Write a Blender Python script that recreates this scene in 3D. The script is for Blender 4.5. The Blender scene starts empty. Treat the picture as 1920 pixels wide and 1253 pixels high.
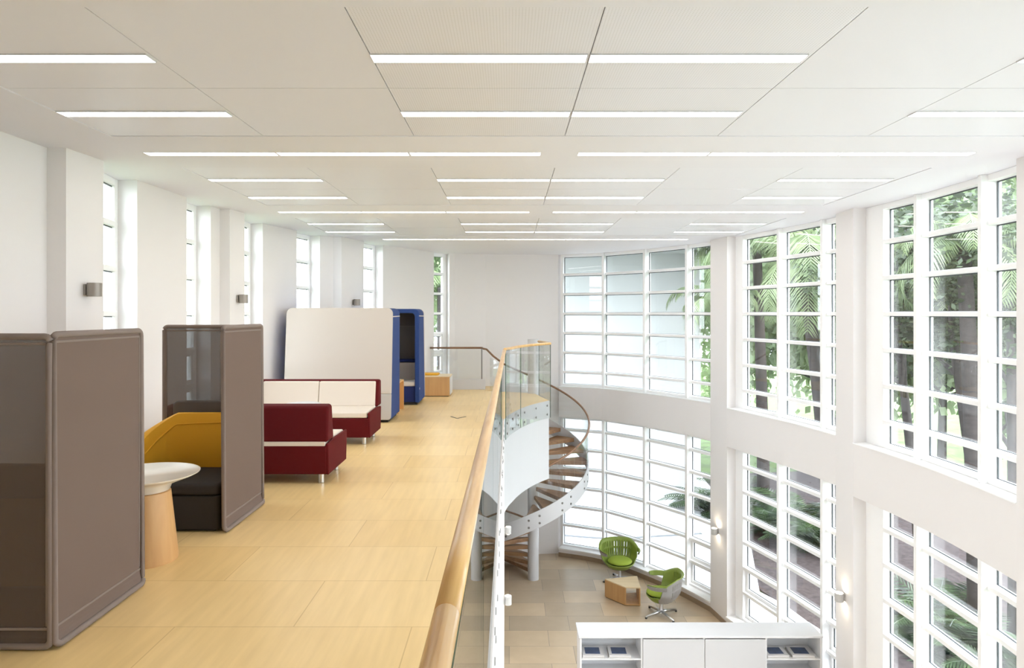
import bpy, bmesh, math, random
from mathutils import Vector, Matrix
random.seed(7)
PI = math.pi
S = bpy.context.scene
COL = S.collection

# ------------------------------------------------------------------ camera, world, lights, exposure
EYE, F = 1.8, 1290.0
FLOOR_LO, CEIL = -4.2, 3.27
cam_d = bpy.data.cameras.new('camera'); cam = bpy.data.objects.new('camera', cam_d); COL.objects.link(cam)
cam.location = (0, 0, EYE); cam.rotation_euler = (PI/2, 0, 0)
cam_d.sensor_width = 36; cam_d.lens = 36*F/1920
cam_d.shift_x = 5/1920; cam_d.shift_y = -38.5/1920
cam_d.clip_start = .03; cam_d.clip_end = 300
S.camera = cam
S.view_settings.view_transform = 'Standard'; S.view_settings.look = 'None'
S.view_settings.exposure = 0.80; S.view_settings.gamma = 1
S.view_settings.use_curve_mapping = False
SKY = 5.8
STRIP = 5.4
S.cycles.max_bounces = 12; S.cycles.diffuse_bounces = 7; S.cycles.glossy_bounces = 5
S.cycles.transparent_max_bounces = 32; S.cycles.transmission_bounces = 4
S.cycles.caustics_reflective = False; S.cycles.caustics_refractive = False
S.cycles.sample_clamp_indirect = 6
w = bpy.data.worlds.new('sky'); S.world = w; w.use_nodes = True
nt = w.node_tree; nt.nodes.clear()
wo = nt.nodes.new('ShaderNodeOutputWorld'); bg = nt.nodes.new('ShaderNodeBackground')
tc = nt.nodes.new('ShaderNodeTexCoord'); sx = nt.nodes.new('ShaderNodeSeparateXYZ'); rp = nt.nodes.new('ShaderNodeValToRGB')
rp.color_ramp.elements[0].position = 0.0; rp.color_ramp.elements[0].color = (.82, .88, .96, 1)
rp.color_ramp.elements[1].position = .6; rp.color_ramp.elements[1].color = (.80, .89, 1.0, 1)
nt.links.new(tc.outputs['Generated'], sx.inputs[0]); nt.links.new(sx.outputs['Z'], rp.inputs[0])
nt.links.new(rp.outputs[0], bg.inputs['Color']); bg.inputs['Strength'].default_value = SKY
nt.links.new(bg.outputs[0], wo.inputs['Surface'])
# soft hazy sun from the garden side, high
sun_d = bpy.data.lights.new('sun', 'SUN'); sun = bpy.data.objects.new('sun', sun_d); COL.objects.link(sun)
sun_d.energy = 4; sun_d.angle = math.radians(45); sun_d.color = (1, .97, .92)
sun.rotation_euler = (math.radians(48), 0, math.radians(48))

# ------------------------------------------------------------------ materials
def mat(name, col, rough=.6, metal=0, bump=0, bscale=200, spec=.5, var=0, vscale=3, emis=None, estr=0, coat=0, stretch=None):
    m = bpy.data.materials.new(name); m.use_nodes = True
    n = m.node_tree; p = n.nodes['Principled BSDF']
    p.inputs['Base Color'].default_value = (*col, 1)
    p.inputs['Roughness'].default_value = rough; p.inputs['Metallic'].default_value = metal
    p.inputs['Specular IOR Level'].default_value = spec
    if coat: p.inputs['Coat Weight'].default_value = coat; p.inputs['Coat Roughness'].default_value = .1
    if emis: p.inputs['Emission Color'].default_value = (*emis, 1); p.inputs['Emission Strength'].default_value = estr
    if bump or var:
        t = n.nodes.new('ShaderNodeTexCoord'); mp = n.nodes.new('ShaderNodeMapping')
        n.links.new(t.outputs['Object'], mp.inputs[0])
        if stretch: mp.inputs['Scale'].default_value = stretch
    if var:
        nz = n.nodes.new('ShaderNodeTexNoise'); nz.inputs['Scale'].default_value = vscale; nz.inputs['Detail'].default_value = 5
        n.links.new(mp.outputs[0], nz.inputs['Vector'])
        r = n.nodes.new('ShaderNodeValToRGB')
        r.color_ramp.elements[0].position = .3; r.color_ramp.elements[1].position = .7
        r.color_ramp.elements[0].color = (*[c*(1-var) for c in col], 1)
        r.color_ramp.elements[1].color = (*[min(1, c*(1+var)) for c in col], 1)
        n.links.new(nz.outputs['Fac'], r.inputs[0]); n.links.new(r.outputs[0], p.inputs['Base Color'])
    if bump:
        nb = n.nodes.new('ShaderNodeTexNoise'); nb.inputs['Scale'].default_value = bscale; nb.inputs['Detail'].default_value = 3
        n.links.new(mp.outputs[0], nb.inputs['Vector'])
        b = n.nodes.new('ShaderNodeBump'); b.inputs['Strength'].default_value = bump; b.inputs['Distance'].default_value = .003
        n.links.new(nb.outputs['Fac'], b.inputs['Height']); n.links.new(b.outputs[0], p.inputs['Normal'])
    return m

def srgb(r, g, b):
    f = lambda c: (c/255/12.92 if c/255 <= .04045 else ((c/255+.055)/1.055)**2.4)
    return (f(r), f(g), f(b))

def tile_mat(name, cols, w_, h_, rough, offset=.5, mortar=.003, mcol=None, grain=0, rot=0, shift=(0, 0, 0)):
    m = bpy.data.materials.new(name); m.use_nodes = True
    n = m.node_tree; p = n.nodes['Principled BSDF']; L = n.links
    t = n.nodes.new('ShaderNodeTexCoord'); mp = n.nodes.new('ShaderNodeMapping')
    mp.inputs['Rotation'].default_value = (0, 0, rot); mp.inputs['Location'].default_value = shift
    L.new(t.outputs['Object'], mp.inputs[0])
    def brick(c1, c2, W, H, ms, off):
        b = n.nodes.new('ShaderNodeTexBrick'); b.offset = off; b.squash = 1
        b.inputs['Scale'].default_value = 1; b.inputs['Brick Width'].default_value = W; b.inputs['Row Height'].default_value = H
        b.inputs['Mortar Size'].default_value = ms; b.inputs['Mortar Smooth'].default_value = .1; b.inputs['Bias'].default_value = 0
        b.inputs['Color1'].default_value = (*c1, 1); b.inputs['Color2'].default_value = (*c2, 1)
        b.inputs['Mortar'].default_value = (*(mcol or [c*.75 for c in c1]), 1)
        L.new(mp.outputs[0], b.inputs['Vector']); return b
    b1 = brick(cols[0], cols[1], w_, h_, mortar, offset)
    mp2 = n.nodes.new('ShaderNodeMapping'); mp2.inputs['Scale'].default_value = (.9, 7, 1) if grain else (1.5, 1.5, 1.5)
    if grain: mp2.inputs['Scale'].default_value = (9, .8, 1)
    L.new(t.outputs['Object'], mp2.inputs[0])
    nz = n.nodes.new('ShaderNodeTexNoise'); nz.inputs['Scale'].default_value = 2; nz.inputs['Detail'].default_value = 6
    L.new(mp2.outputs[0], nz.inputs['Vector'])
    mx = n.nodes.new('ShaderNodeMix'); mx.data_type = 'RGBA'; mx.blend_type = 'MULTIPLY'; mx.inputs['Factor'].default_value = 1
    r = n.nodes.new('ShaderNodeValToRGB'); r.color_ramp.elements[0].position = .3; r.color_ramp.elements[1].position = .72
    v = .90; r.color_ramp.elements[0].color = (v, v*.985, v*.96, 1); r.color_ramp.elements[1].color = (1, 1, 1, 1)
    L.new(nz.outputs['Fac'], r.inputs[0]); L.new(b1.outputs['Color'], mx.inputs['A']); L.new(r.outputs[0], mx.inputs['B'])
    L.new(mx.outputs['Result'], p.inputs['Base Color'])
    p.inputs['Roughness'].default_value = rough; p.inputs['Specular IOR Level'].default_value = .4
    return m

def wood(name, c1, c2, rough=.45, axis=1, scale=6, coat=0):
    m = bpy.data.materials.new(name); m.use_nodes = True
    n = m.node_tree; p = n.nodes['Principled BSDF']; L = n.links
    t = n.nodes.new('ShaderNodeTexCoord'); mp = n.nodes.new('ShaderNodeMapping')
    sc = [scale]*3; sc[axis] = scale*.08; mp.inputs['Scale'].default_value = sc
    L.new(t.outputs['Object'], mp.inputs[0])
    nz = n.nodes.new('ShaderNodeTexNoise'); nz.inputs['Scale'].default_value = 3; nz.inputs['Detail'].default_value = 6; nz.inputs['Distortion'].default_value = .6
    L.new(mp.outputs[0], nz.inputs['Vector'])
    r = n.nodes.new('ShaderNodeValToRGB'); r.color_ramp.elements[0].position = .3; r.color_ramp.elements[1].position = .7
    r.color_ramp.elements[0].color = (*c1, 1); r.color_ramp.elements[1].color = (*c2, 1)
    L.new(nz.outputs['Fac'], r.inputs[0]); L.new(r.outputs[0], p.inputs['Base Color'])
    p.inputs['Roughness'].default_value = rough
    if coat: p.inputs['Coat Weight'].default_value = coat; p.inputs['Coat Roughness'].default_value = .12
    return m

def glass(name, tint=(.97, .99, .985), ior=1.45, boost=1.0):
    m = bpy.data.materials.new(name); m.use_nodes = True
    n = m.node_tree; n.nodes.clear(); L = n.links
    o = n.nodes.new('ShaderNodeOutputMaterial'); mx = n.nodes.new('ShaderNodeMixShader')
    tr = n.nodes.new('ShaderNodeBsdfTransparent'); tr.inputs[0].default_value = (*tint, 1)
    gl = n.nodes.new('ShaderNodeBsdfGlossy'); gl.inputs['Roughness'].default_value = 0.0
    fr = n.nodes.new('ShaderNodeFresnel'); fr.inputs['IOR'].default_value = ior
    mu = n.nodes.new('ShaderNodeMath'); mu.operation = 'MULTIPLY'; mu.inputs[1].default_value = boost; mu.use_clamp = True
    # light meets the pane's outer and inner face at the same angle
    ge = n.nodes.new('ShaderNodeNewGeometry'); mr = n.nodes.new('ShaderNodeMapRange')
    mr.inputs['To Min'].default_value = ior; mr.inputs['To Max'].default_value = 1/ior
    L.new(ge.outputs['Backfacing'], mr.inputs['Value']); L.new(mr.outputs[0], fr.inputs['IOR'])
    L.new(fr.outputs[0], mu.inputs[0]); L.new(mu.outputs[0], mx.inputs[0])
    L.new(tr.outputs[0], mx.inputs[1]); L.new(gl.outputs[0], mx.inputs[2]); L.new(mx.outputs[0], o.inputs['Surface'])
    return m

def mesh_fabric(name, col, trans):
    m = bpy.data.materials.new(name); m.use_nodes = True
    n = m.node_tree; L = n.links; p = n.nodes['Principled BSDF']; o = n.nodes['Material Output']
    p.inputs['Base Color'].default_value = (*col, 1); p.inputs['Roughness'].default_value = .9; p.inputs['Specular IOR Level'].default_value = .1
    tr = n.nodes.new('ShaderNodeBsdfTransparent'); mx = n.nodes.new('ShaderNodeMixShader'); mx.inputs[0].default_value = trans
    L.new(p.outputs[0], mx.inputs[1]); L.new(tr.outputs[0], mx.inputs[2]); L.new(mx.outputs[0], o.inputs['Surface'])
    return m

def emitter(name, col, s):
    m = bpy.data.materials.new(name); m.use_nodes = True
    n = m.node_tree; n.nodes.clear()
    o = n.nodes.new('ShaderNodeOutputMaterial'); e = n.nodes.new('ShaderNodeEmission')
    e.inputs[0].default_value = (*col, 1); e.inputs[1].default_value = s; n.links.new(e.outputs[0], o.inputs['Surface'])
    return m

def leafmat(name, c1, c2, scale=1.2, trans=.35):
    m = bpy.data.materials.new(name); m.use_nodes = True
    n = m.node_tree; L = n.links; p = n.nodes['Principled BSDF']; o = n.nodes['Material Output']
    t = n.nodes.new('ShaderNodeTexCoord')
    nz = n.nodes.new('ShaderNodeTexNoise'); nz.inputs['Scale'].default_value = scale; nz.inputs['Detail'].default_value = 6
    L.new(t.outputs['Object'], nz.inputs['Vector'])
    r = n.nodes.new('ShaderNodeValToRGB'); r.color_ramp.elements[0].position = .35; r.color_ramp.elements[1].position = .65
    r.color_ramp.elements[0].color = (*c1, 1); r.color_ramp.elements[1].color = (*c2, 1)
    L.new(nz.outputs['Fac'], r.inputs[0]); L.new(r.outputs[0], p.inputs['Base Color']); p.inputs['Roughness'].default_value = .4
    tl = n.nodes.new('ShaderNodeBsdfTranslucent'); L.new(r.outputs[0], tl.inputs[0])
    mx = n.nodes.new('ShaderNodeMixShader'); mx.inputs[0].default_value = trans
    L.new(p.outputs[0], mx.inputs[1]); L.new(tl.outputs[0], mx.inputs[2]); L.new(mx.outputs[0], o.inputs['Surface'])
    return m

M = {}
M['wall'] = mat('wall_paint', (.77, .745, .735), .85, bump=.1, bscale=90)
M['ceil'] = mat('ceiling_paint', (.755, .75, .79), .8)
M['panel'] = mat('ceiling_panel', (.74, .735, .775), .42, spec=.35)
M['dark_gap'] = mat('ceiling_gap', (.7, .69, .69), .9)
M['frame'] = mat('window_frame_white', (.88, .88, .88), .45)
M['gasket'] = mat('window_gasket', (.06, .07, .075), .5)
M['wglass'] = glass('window_glass', (.97, .98, .98), 1.5)
M['bglass'] = glass('balustrade_glass', (.975, .985, .98), 1.5)
M['bedge'] = mat('glass_edge_green', (.03, .09, .06), .15)
M['white'] = mat('white_lacquer', (.64, .64, .65), .35)
M['whitepaint'] = mat('white_metal_paint', (.58, .58, .59), .5)
M['door'] = mat('white_lacquer_shaded', (.50, .50, .51), .4)  # white lacquer darkened: shade on the cabinet fronts is put into the colour
M['cream_lacquer'] = mat('cream_lacquer', (.80, .77, .70), .25, coat=.4)
M['grey_rim'] = mat('light_grey_paint', (.6, .6, .62), .5)
M['oakfloor'] = tile_mat('mezzanine_floor', [srgb(243, 212, 154), srgb(236, 202, 140)], 1.36, .68, .33, .5, .0035, srgb(216, 180, 122), grain=1, shift=(.56+1.36*3, .13, 0))
M['stone'] = tile_mat('stone_floor', [srgb(205, 184, 154), srgb(176, 160, 138)], 1.15, .62, .3, .37, .004, srgb(140, 130, 118))
M['skirt'] = mat('brown_stone_skirting', srgb(150, 130, 108), .5, var=.1, vscale=4)
M['rail'] = wood('oak_handrail', srgb(206, 152, 80), srgb(234, 190, 120), .3, 1, 9, .3)
M['rail_dark'] = wood('walnut_handrail', srgb(112, 80, 56), srgb(140, 104, 74), .35, 0, 9, .2)
M['tread'] = wood('tread_wood', srgb(128, 94, 66), srgb(166, 128, 92), .45, 0, 5)
M['birch'] = wood('birch_ply', srgb(188, 144, 94), srgb(202, 160, 108), .45, 2, 4)
M['birch_top'] = wood('birch_ply_top', srgb(214, 190, 150), srgb(224, 202, 164), .4, 0, 4)
M['birch_bent'] = wood('bent_birch', srgb(198, 146, 84), srgb(212, 164, 104), .45, 2, 4)
M['steel'] = mat('brushed_steel', (.62, .62, .63), .28, 1)
M['disc'] = mat('glass_disc_steel', (.2, .19, .18), .45, .6)
M['lamp_body'] = mat('lamp_body_grey', srgb(150, 142, 134), .45, .3)
M['lamp_white'] = mat('lamp_body_white', (.52, .51, .5), .4)
M['scr_frame'] = mat('screen_frame_taupe', srgb(128, 114, 106), .85, bump=.3, bscale=500)
M['scr_back'] = mesh_fabric('screen_mesh_back', srgb(100, 88, 80), .30)
M['scr_side'] = mesh_fabric('screen_mesh_side', srgb(116, 100, 91), .03)
M['brown_seat'] = mat('dark_brown_upholstery', srgb(38, 31, 26), .85, bump=.3, bscale=500)
M['yellow'] = mat('mustard_upholstery', srgb(224, 164, 34), .8, bump=.3, bscale=500)
M['greypad'] = mat('charcoal_headrest', srgb(92, 86, 84), .85, bump=.3, bscale=500)
M['red'] = mat('burgundy_upholstery', srgb(88, 12, 18), .8, bump=.3, bscale=500, spec=.2)
M['cream'] = mat('cream_upholstery', srgb(222, 210, 196), .8, bump=.3, bscale=500)
M['greige'] = mat('light_grey_upholstery', srgb(196, 186, 176), .85, bump=.3, bscale=500)
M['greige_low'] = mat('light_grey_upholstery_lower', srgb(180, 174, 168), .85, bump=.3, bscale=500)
M['blue'] = mat('royal_blue_upholstery', srgb(32, 60, 118), .8, bump=.3, bscale=500)
M['navy'] = mat('navy_upholstery', srgb(16, 34, 92), .8, bump=.3, bscale=500)
M['greylining'] = mat('dark_grey_lining', srgb(104, 98, 94), .9, bump=.3, bscale=500)
M['black'] = mat('black_plastic', (.012, .012, .012), .6)
M['green'] = mat('lime_green_shell', srgb(128, 146, 60), .45)
M['greenc'] = mat('lime_green_cushion', srgb(150, 170, 58), .85, bump=.3, bscale=500)
M['greyshell'] = mat('grey_plastic_shell', srgb(146, 144, 142), .5)
M['cover_blue'] = mat('magazine_picture_blue', srgb(56, 72, 104), .35, var=.25, vscale=14)
M['paper'] = mat('magazine_white_paper', (.6, .59, .59), .5)
M['pages'] = mat('magazine_pages', (.5, .48, .46), .8)
M['strip'] = emitter('strip_light_diffuser', (1, .95, .90), STRIP)
M['lampglow'] = emitter('wall_lamp_glow', (1, .84, .62), 34)
M['lampoff'] = mat('lamp_lens_unlit', (.5, .5, .48), .3)
M['terrace'] = mat('white_terrace', (.70, .71, .72), .8, var=.03, vscale=1)
M['render_wall'] = mat('white_rendered_wall', (.40, .405, .40), .85)
M['mulch'] = mat('brown_bark_mulch', srgb(70, 60, 60), .95, var=.45, vscale=9)
M['lawn'] = mat('lawn_grass', srgb(86, 104, 58), .95, var=.35, vscale=1.6)
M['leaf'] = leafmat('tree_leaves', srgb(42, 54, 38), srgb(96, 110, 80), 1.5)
M['leaf2'] = leafmat('tree_leaves_hazed', srgb(112, 134, 92), srgb(176, 192, 150), .8)  # paler greens: distance haze is painted into the leaf colour
M['frond'] = leafmat('palm_fronds', srgb(78, 98, 62), srgb(164, 178, 134), .9, .4)
M['fern'] = leafmat('shrub_leaves', srgb(26, 40, 26), srgb(70, 92, 54), 2.5, .2)
M['bark'] = mat('tree_bark', srgb(60, 54, 52), .95, var=.3, vscale=6, stretch=(1, 1, 4))
M['darkline'] = mat('gutter_dark', (.16, .17, .18), .8)
M['blackline'] = mat('floor_box_edge', (.06, .05, .04), .6)

# ------------------------------------------------------------------ mesh helpers
class MB:
    def __init__(s): s.v = []; s.f = []; s.m = []
    def add(s, vs, fs, mi=0):
        o = len(s.v); s.v += [tuple(a) for a in vs]
        for f in fs: s.f.append(tuple(i+o for i in f)); s.m.append(mi)
    def box(s, x0, y0, z0, x1, y1, z1, mi=0):
        s.prism([(x0, y0), (x1, y0), (x1, y1), (x0, y1)], z0, z1, mi)
    def prism(s, poly, z0, z1, mi=0):
        n = len(poly)
        a = sum(poly[i][0]*poly[(i+1) % n][1]-poly[(i+1) % n][0]*poly[i][1] for i in range(n))
        if a < 0: poly = poly[::-1]
        vs = [(p[0], p[1], z0) for p in poly]+[(p[0], p[1], z1) for p in poly]
        fs = [tuple(range(n-1, -1, -1)), tuple(range(n, 2*n))]+[(i, (i+1) % n, n+(i+1) % n, n+i) for i in range(n)]
        s.add(vs, fs, mi)
    def extr(s, poly, axis, a0, a1, mi=0, shear=None):
        # poly in the other two coordinates: axis 0 -> (y,z), axis 1 -> (x,z)
        n = len(poly)
        ar = sum(poly[i][0]*poly[(i+1) % n][1]-poly[(i+1) % n][0]*poly[i][1] for i in range(n))
        if (ar < 0) != (axis == 1): poly = poly[::-1]
        def P(p, a):
            q = (a, p[0], p[1]) if axis == 0 else (p[0], a, p[1])
            return shear(q) if shear else q
        vs = [P(p, a0) for p in poly]+[P(p, a1) for p in poly]
        fs = [tuple(range(n-1, -1, -1)), tuple(range(n, 2*n))]+[(i, (i+1) % n, n+(i+1) % n, n+i) for i in range(n)]
        s.add(vs, fs, mi)
    def sweep(s, pts, r, n=10, mi=0, rz=None, closed=False):
        pts = [Vector(p) for p in pts]; k = len(pts); vs = []
        for i, p in enumerate(pts):
            if closed: t = pts[(i+1) % k]-pts[i-1]
            else: t = pts[min(i+1, k-1)]-pts[max(i-1, 0)]
            t.normalize(); up = Vector((0, 0, 1)) if abs(t.z) < .95 else Vector((1, 0, 0))
            a = t.cross(up).normalized(); b = a.cross(t).normalized()
            rr = r[i] if isinstance(r, (list, tuple)) else r
            for j in range(n):
                th = 2*PI*j/n
                vs.append(p+a*math.cos(th)*rr+b*math.sin(th)*(rz if rz else rr))
        fs = []
        for i in range(k if closed else k-1):
            for j in range(n):
                i2 = (i+1) % k
                fs.append((i*n+j, i*n+(j+1) % n, i2*n+(j+1) % n, i2*n+j))
        if not closed: fs += [tuple(range(n-1, -1, -1)), tuple(range((k-1)*n, k*n))]
        s.add(vs, fs, mi)
    def lathe(s, prof, n=32, c=(0, 0), mi=0):
        vs = []; k = len(prof)
        for r, z in prof:
            for j in range(n):
                th = 2*PI*j/n; vs.append((c[0]+r*math.cos(th), c[1]+r*math.sin(th), z))
        fs = [(i*n+j, i*n+(j+1) % n, (i+1)*n+(j+1) % n, (i+1)*n+j) for i in range(k-1) for j in range(n)]
        fs += [tuple(range(n-1, -1, -1)), tuple(range((k-1)*n, k*n))]
        s.add(vs, fs, mi)
    def build(s, name, mats, parent=None, smooth=False, bevel=0, seg=3, kind=None, loc=None, sub=0):
        me = bpy.data.meshes.new(name); me.from_pydata(s.v, [], s.f)
        if not isinstance(mats, (list, tuple)): mats = [mats]
        for m_ in mats: me.materials.append(m_)
        me.polygons.foreach_set('material_index', s.m)
        if smooth: me.polygons.foreach_set('use_smooth', [True]*len(s.f))
        me.update()
        o = bpy.data.objects.new(name, me); COL.objects.link(o)
        if parent: o.parent = parent
        if loc: o.location = loc
        if bevel:
            b = o.modifiers.new('bevel', 'BEVEL'); b.width = bevel; b.segments = seg; b.limit_method = 'ANGLE'; b.angle_limit = math.radians(40)
            b.harden_normals = False
        if sub:
            b = o.modifiers.new('sub', 'SUBSURF'); b.levels = sub; b.render_levels = sub
        if (bevel or smooth) and not sub:
            try:
                me.polygons.foreach_set('use_smooth', [True]*len(s.f))
                wn = o.modifiers.new('wn', 'WEIGHTED_NORMAL') if bevel else None
            except Exception: pass
        if kind: o['kind'] = kind
        return o

def smooth_by_angle(o, deg=35):
    me = o.data
    me.polygons.foreach_set('use_smooth', [True]*len(me.polygons))
    bm = bmesh.new(); bm.from_mesh(me)
    for e in bm.edges:
        if len(e.link_faces) == 2 and e.calc_face_angle(0) > math.radians(deg): e.smooth = False
    bm.to_mesh(me); bm.free()
    return o

def thing(name, label, cat, loc=(0, 0, 0), rz=0, group=None):
    o = bpy.data.objects.new(name, None); COL.objects.link(o); o.empty_display_size = .1
    o.location = loc; o.rotation_euler = (0, 0, rz); o['label'] = label; o['category'] = cat
    if group: o['group'] = group
    return o
def tag(o, label, cat, group=None):
    o['label'] = label; o['category'] = cat
    if group: o['group'] = group
    return o
def kids(o): return [c for c in ALLKIDS.get(o.name, [])]
def dup(root, loc, rz=None, label=None, group=None, scale=None):
    r = root.copy(); COL.objects.link(r); r.location = loc
    if rz is not None: r.rotation_euler = (0, 0, rz)
    if label: r['label'] = label
    if group: r['group'] = group
    if scale: r.scale = scale
    for ch in list(root.children):
        c = ch.copy(); COL.objects.link(c); c.parent = r
        for g in list(ch.children):
            d = g.copy(); COL.objects.link(d); d.parent = c
    return r

def rrect(x0, z0, x1, z1, r, n=6, corners=(1, 1, 1, 1)):   # bl, br, tr, tl
    pts = []
    for k, (cx, cz, a) in enumerate([(x0, z0, PI), (x1, z0, 1.5*PI), (x1, z1, 0), (x0, z1, .5*PI)]):
        if not corners[k]: pts.append((cx, cz)); continue
        ox = cx+(r if cx == x0 else -r); oz = cz+(r if cz == z0 else -r)
        for i in range(n+1):
            t = a+PI/2*i/n; pts.append((ox+r*math.cos(t), oz+r*math.sin(t)))
    return pts

def catmull(P, n=8):
    out = []
    for i in range(len(P)-1):
        p0 = P[max(i-1, 0)]; p1 = P[i]; p2 = P[i+1]; p3 = P[min(i+2, len(P)-1)]
        for k in range(n):
            t = k/n
            out.append(tuple(.5*((2*b)+(-a+c)*t+(2*a-5*b+4*c-d)*t*t+(-a+3*b-3*c+d)*t**3) for a, b, c, d in zip(p0, p1, p2, p3)))
    out.append(tuple(P[-1])); return out
def offset(pts, d, c=(.4, 8)):
    out = []
    for i, p in enumerate(pts):
        a = pts[max(i-1, 0)]; b = pts[min(i+1, len(pts)-1)]
        t = Vector((b[0]-a[0], b[1]-a[1])).normalized(); n = Vector((-t.y, t.x))
        if n.dot(Vector((p[0]-c[0], p[1]-c[1]))) < 0: n = -n
        out.append((p[0]+n.x*d, p[1]+n.y*d))
    return out
def slab(mb, A, B, z0, z1, mi=0):
    """ribbon solid between two equally long plan polylines"""
    n = len(A)
    vs = [(p[0], p[1], z0) for p in A]+[(p[0], p[1], z0) for p in B]+[(p[0], p[1], z1) for p in A]+[(p[0], p[1], z1) for p in B]
    fs = []
    for i in range(n-1):
        fs += [(i, i+1, n+i+1, n+i), (2*n+i, 3*n+i, 3*n+i+1, 2*n+i+1), (i, 2*n+i, 2*n+i+1, i+1), (n+i, n+i+1, 3*n+i+1, 3*n+i)]
    fs += [(0, n, 3*n, 2*n), (n-1, 3*n-1, 4*n-1, 2*n-1)]
    mb.add(vs, fs, mi)
def obar(mb, p, q, t_in, t_out, z0, z1, c=(.4, 8), mi=0):
    t = Vector((q[0]-p[0], q[1]-p[1])).normalized(); n = Vector((-t.y, t.x))
    if n.dot(Vector((p[0]-c[0], p[1]-c[1]))) < 0: n = -n
    mb.prism([(p[0]+n.x*t_out, p[1]+n.y*t_out), (q[0]+n.x*t_out, q[1]+n.y*t_out), (q[0]-n.x*t_in, q[1]-n.y*t_in), (p[0]-n.x*t_in, p[1]-n.y*t_in)], z0, z1, mi)
def at(x, y, Y): return ((x-955)*Y/F, Y, EYE-(y-588)*Y/F)
def plan(x, y, z): Y = (EYE-z)*F/(y-588); return ((x-955)*Y/F, Y)

# ------------------------------------------------------------------ room shell
# right-hand wall: inner plan curve of each window bay (far to near)
W1 = catmull([(1.22, 17.0), (2.22, 16.5), (3.0, 15.6), (3.62, 14.68), (4.045, 13.84)], 6)
W2 = catmull([(4.16, 13.15), (4.42, 12.2), (4.68, 11.2), (4.84, 10.2)], 6)
W3 = catmull([(4.79, 9.58), (4.88, 8.6), (4.89, 7.6), (4.82, 6.54)], 6)
W4 = catmull([(4.80, 5.9), (4.62, 4.5), (4.2, 3.0)], 6)
W5 = catmull([(4.02, 2.45), (3.4, 1.2), (2.5, .2)], 6)
D = .34
TR_UP = [.34+.485*k for k in range(6)]; TR_LO = [-3.475+.475*k for k in range(6)]

def ray_hit(poly, rho):
    for i in range(len(poly)-1):
        a, b = poly[i], poly[i+1]
        fa, fb = a[0]-rho*a[1], b[0]-rho*b[1]
        if fa*fb <= 0 and fa != fb:
            t = fa/(fa-fb); return (a[0]+t*(b[0]-a[0]), a[1]+t*(b[1]-a[1]))
    return None

def window_bay(num, inner, rhos, z0, z1, trans, sash=(), mull=.06, mdepth=.17, C=(.4, 8), jamb=False):
    g = offset(inner, D-.05, C)
    st = [g[0]]+[ray_hit(g, r) for r in rhos]+[g[-1]]
    fr = MB(); ga = MB(); gl = MB()
    m = len(st)-1
    tans = []
    for i in range(m):
        p, q = Vector(st[i]), Vector(st[i+1]); tans.append((q-p).normalized())
    # stations: panes between them; mullion stands on the far side of each station
    for i in range(m):
        p, q = Vector(st[i]), Vector(st[i+1]); t = tans[i]
        if i == 0 and jamb: obar(fr, p-t*.02, q, mdepth*.6, .05, z0, z1, C); continue
        if i == 0 : obar(fr, p-t*.02, p+t*.05, mdepth*.6, .05, z0, z1, C); p = p+t*.05
        if i < m-1: obar(fr, q-t*mull, q, mdepth, .05, z0, z1, C); q = q-t*mull
        else: obar(fr, q-t*.06, q+t*.02, mdepth*.6, .05, z0, z1, C); q = q-t*.06
        obar(fr, p, q, .10, .05, z0, z0+.05, C)
        obar(fr, p, q, .10, .05, z1-.07, z1, C)
        zs = [z0+.05]+[z for z in trans]+[z1-.07]
        for z in trans: obar(fr, p, q, .10, .04, z-.028, z+.028, C)
        for k in range(len(zs)-1):
            a = zs[k]+(.028 if k else 0); b = zs[k+1]-(.028 if k < len(zs)-2 else 0)
            e = 0
            if (i, k) in sash:
                e = .055
                obar(fr, p, p+t*e, .03, .03, a, b, C); obar(fr, q-t*e, q, .03, .03, a, b, C)
                obar(fr, p+t*e, q-t*e, .03, .03, a, a+e, C); obar(fr, p+t*e, q-t*e, .03, .03, b-e, b, C)
            gp, gq = p+t*e, q-t*e; a += e; b -= e
            obar(gl, gp, gq, -.002, .010, a, b, C)
            gw = .013
            obar(ga, gp, gp+t*gw, .004, .012, a, b, C); obar(ga, gq-t*gw, gq, .004, .012, a, b, C)
            obar(ga, gp, gq, .004, .012, a, a+gw*.5, C); obar(ga, gp, gq, .004, .012, b-gw, b, C)
    o = fr.build('window_%d' % num, M['frame'], kind='structure', bevel=.004, seg=1)
    gl.build('window_glass', M['wglass'], o); ga.build('gasket', M['gasket'], o)
    return o

rh1 = (.1409, .2035, .2661)
rh2 = (.3461, .4039, .469)
rh3 = (.5535, .6109, .7093)
def stat(inner, n, C=(.4, 8)):
    g = offset(inner, D-.05, C); L = len(g)-1
    return [g[round(L*k/n)][0]/max(g[round(L*k/n)][1], .01) for k in range(1, n)]
window_bay(1, W1, rh1, 0.0, CEIL, TR_UP)
window_bay(2, W1, rh1, -4.0, -.75, TR_LO, sash={(3, 0), (3, 1)})
window_bay(3, W2, rh2, 0.0, CEIL, TR_UP, jamb=True)
window_bay(4, W2, rh2, -4.0, -.75, TR_LO, jamb=True, sash={(1, 0), (1, 1), (3, 0), (3, 1)})
window_bay(5, W3, rh3, 0.0, CEIL, TR_UP, jamb=True)
window_bay(6, W3, rh3, -4.0, -.75, TR_LO, jamb=True, sash={(1, 0), (1, 1)})
window_bay(7, W4, stat(W4, 3), 0.0, CEIL, TR_UP)
window_bay(8, W4, stat(W4, 3), -4.0, -.75, TR_LO)
window_bay(9, W5, stat(W5, 3), 0.0, CEIL, TR_UP)
window_bay(10, W5, stat(W5, 3), -4.0, -.75, TR_LO)

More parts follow.
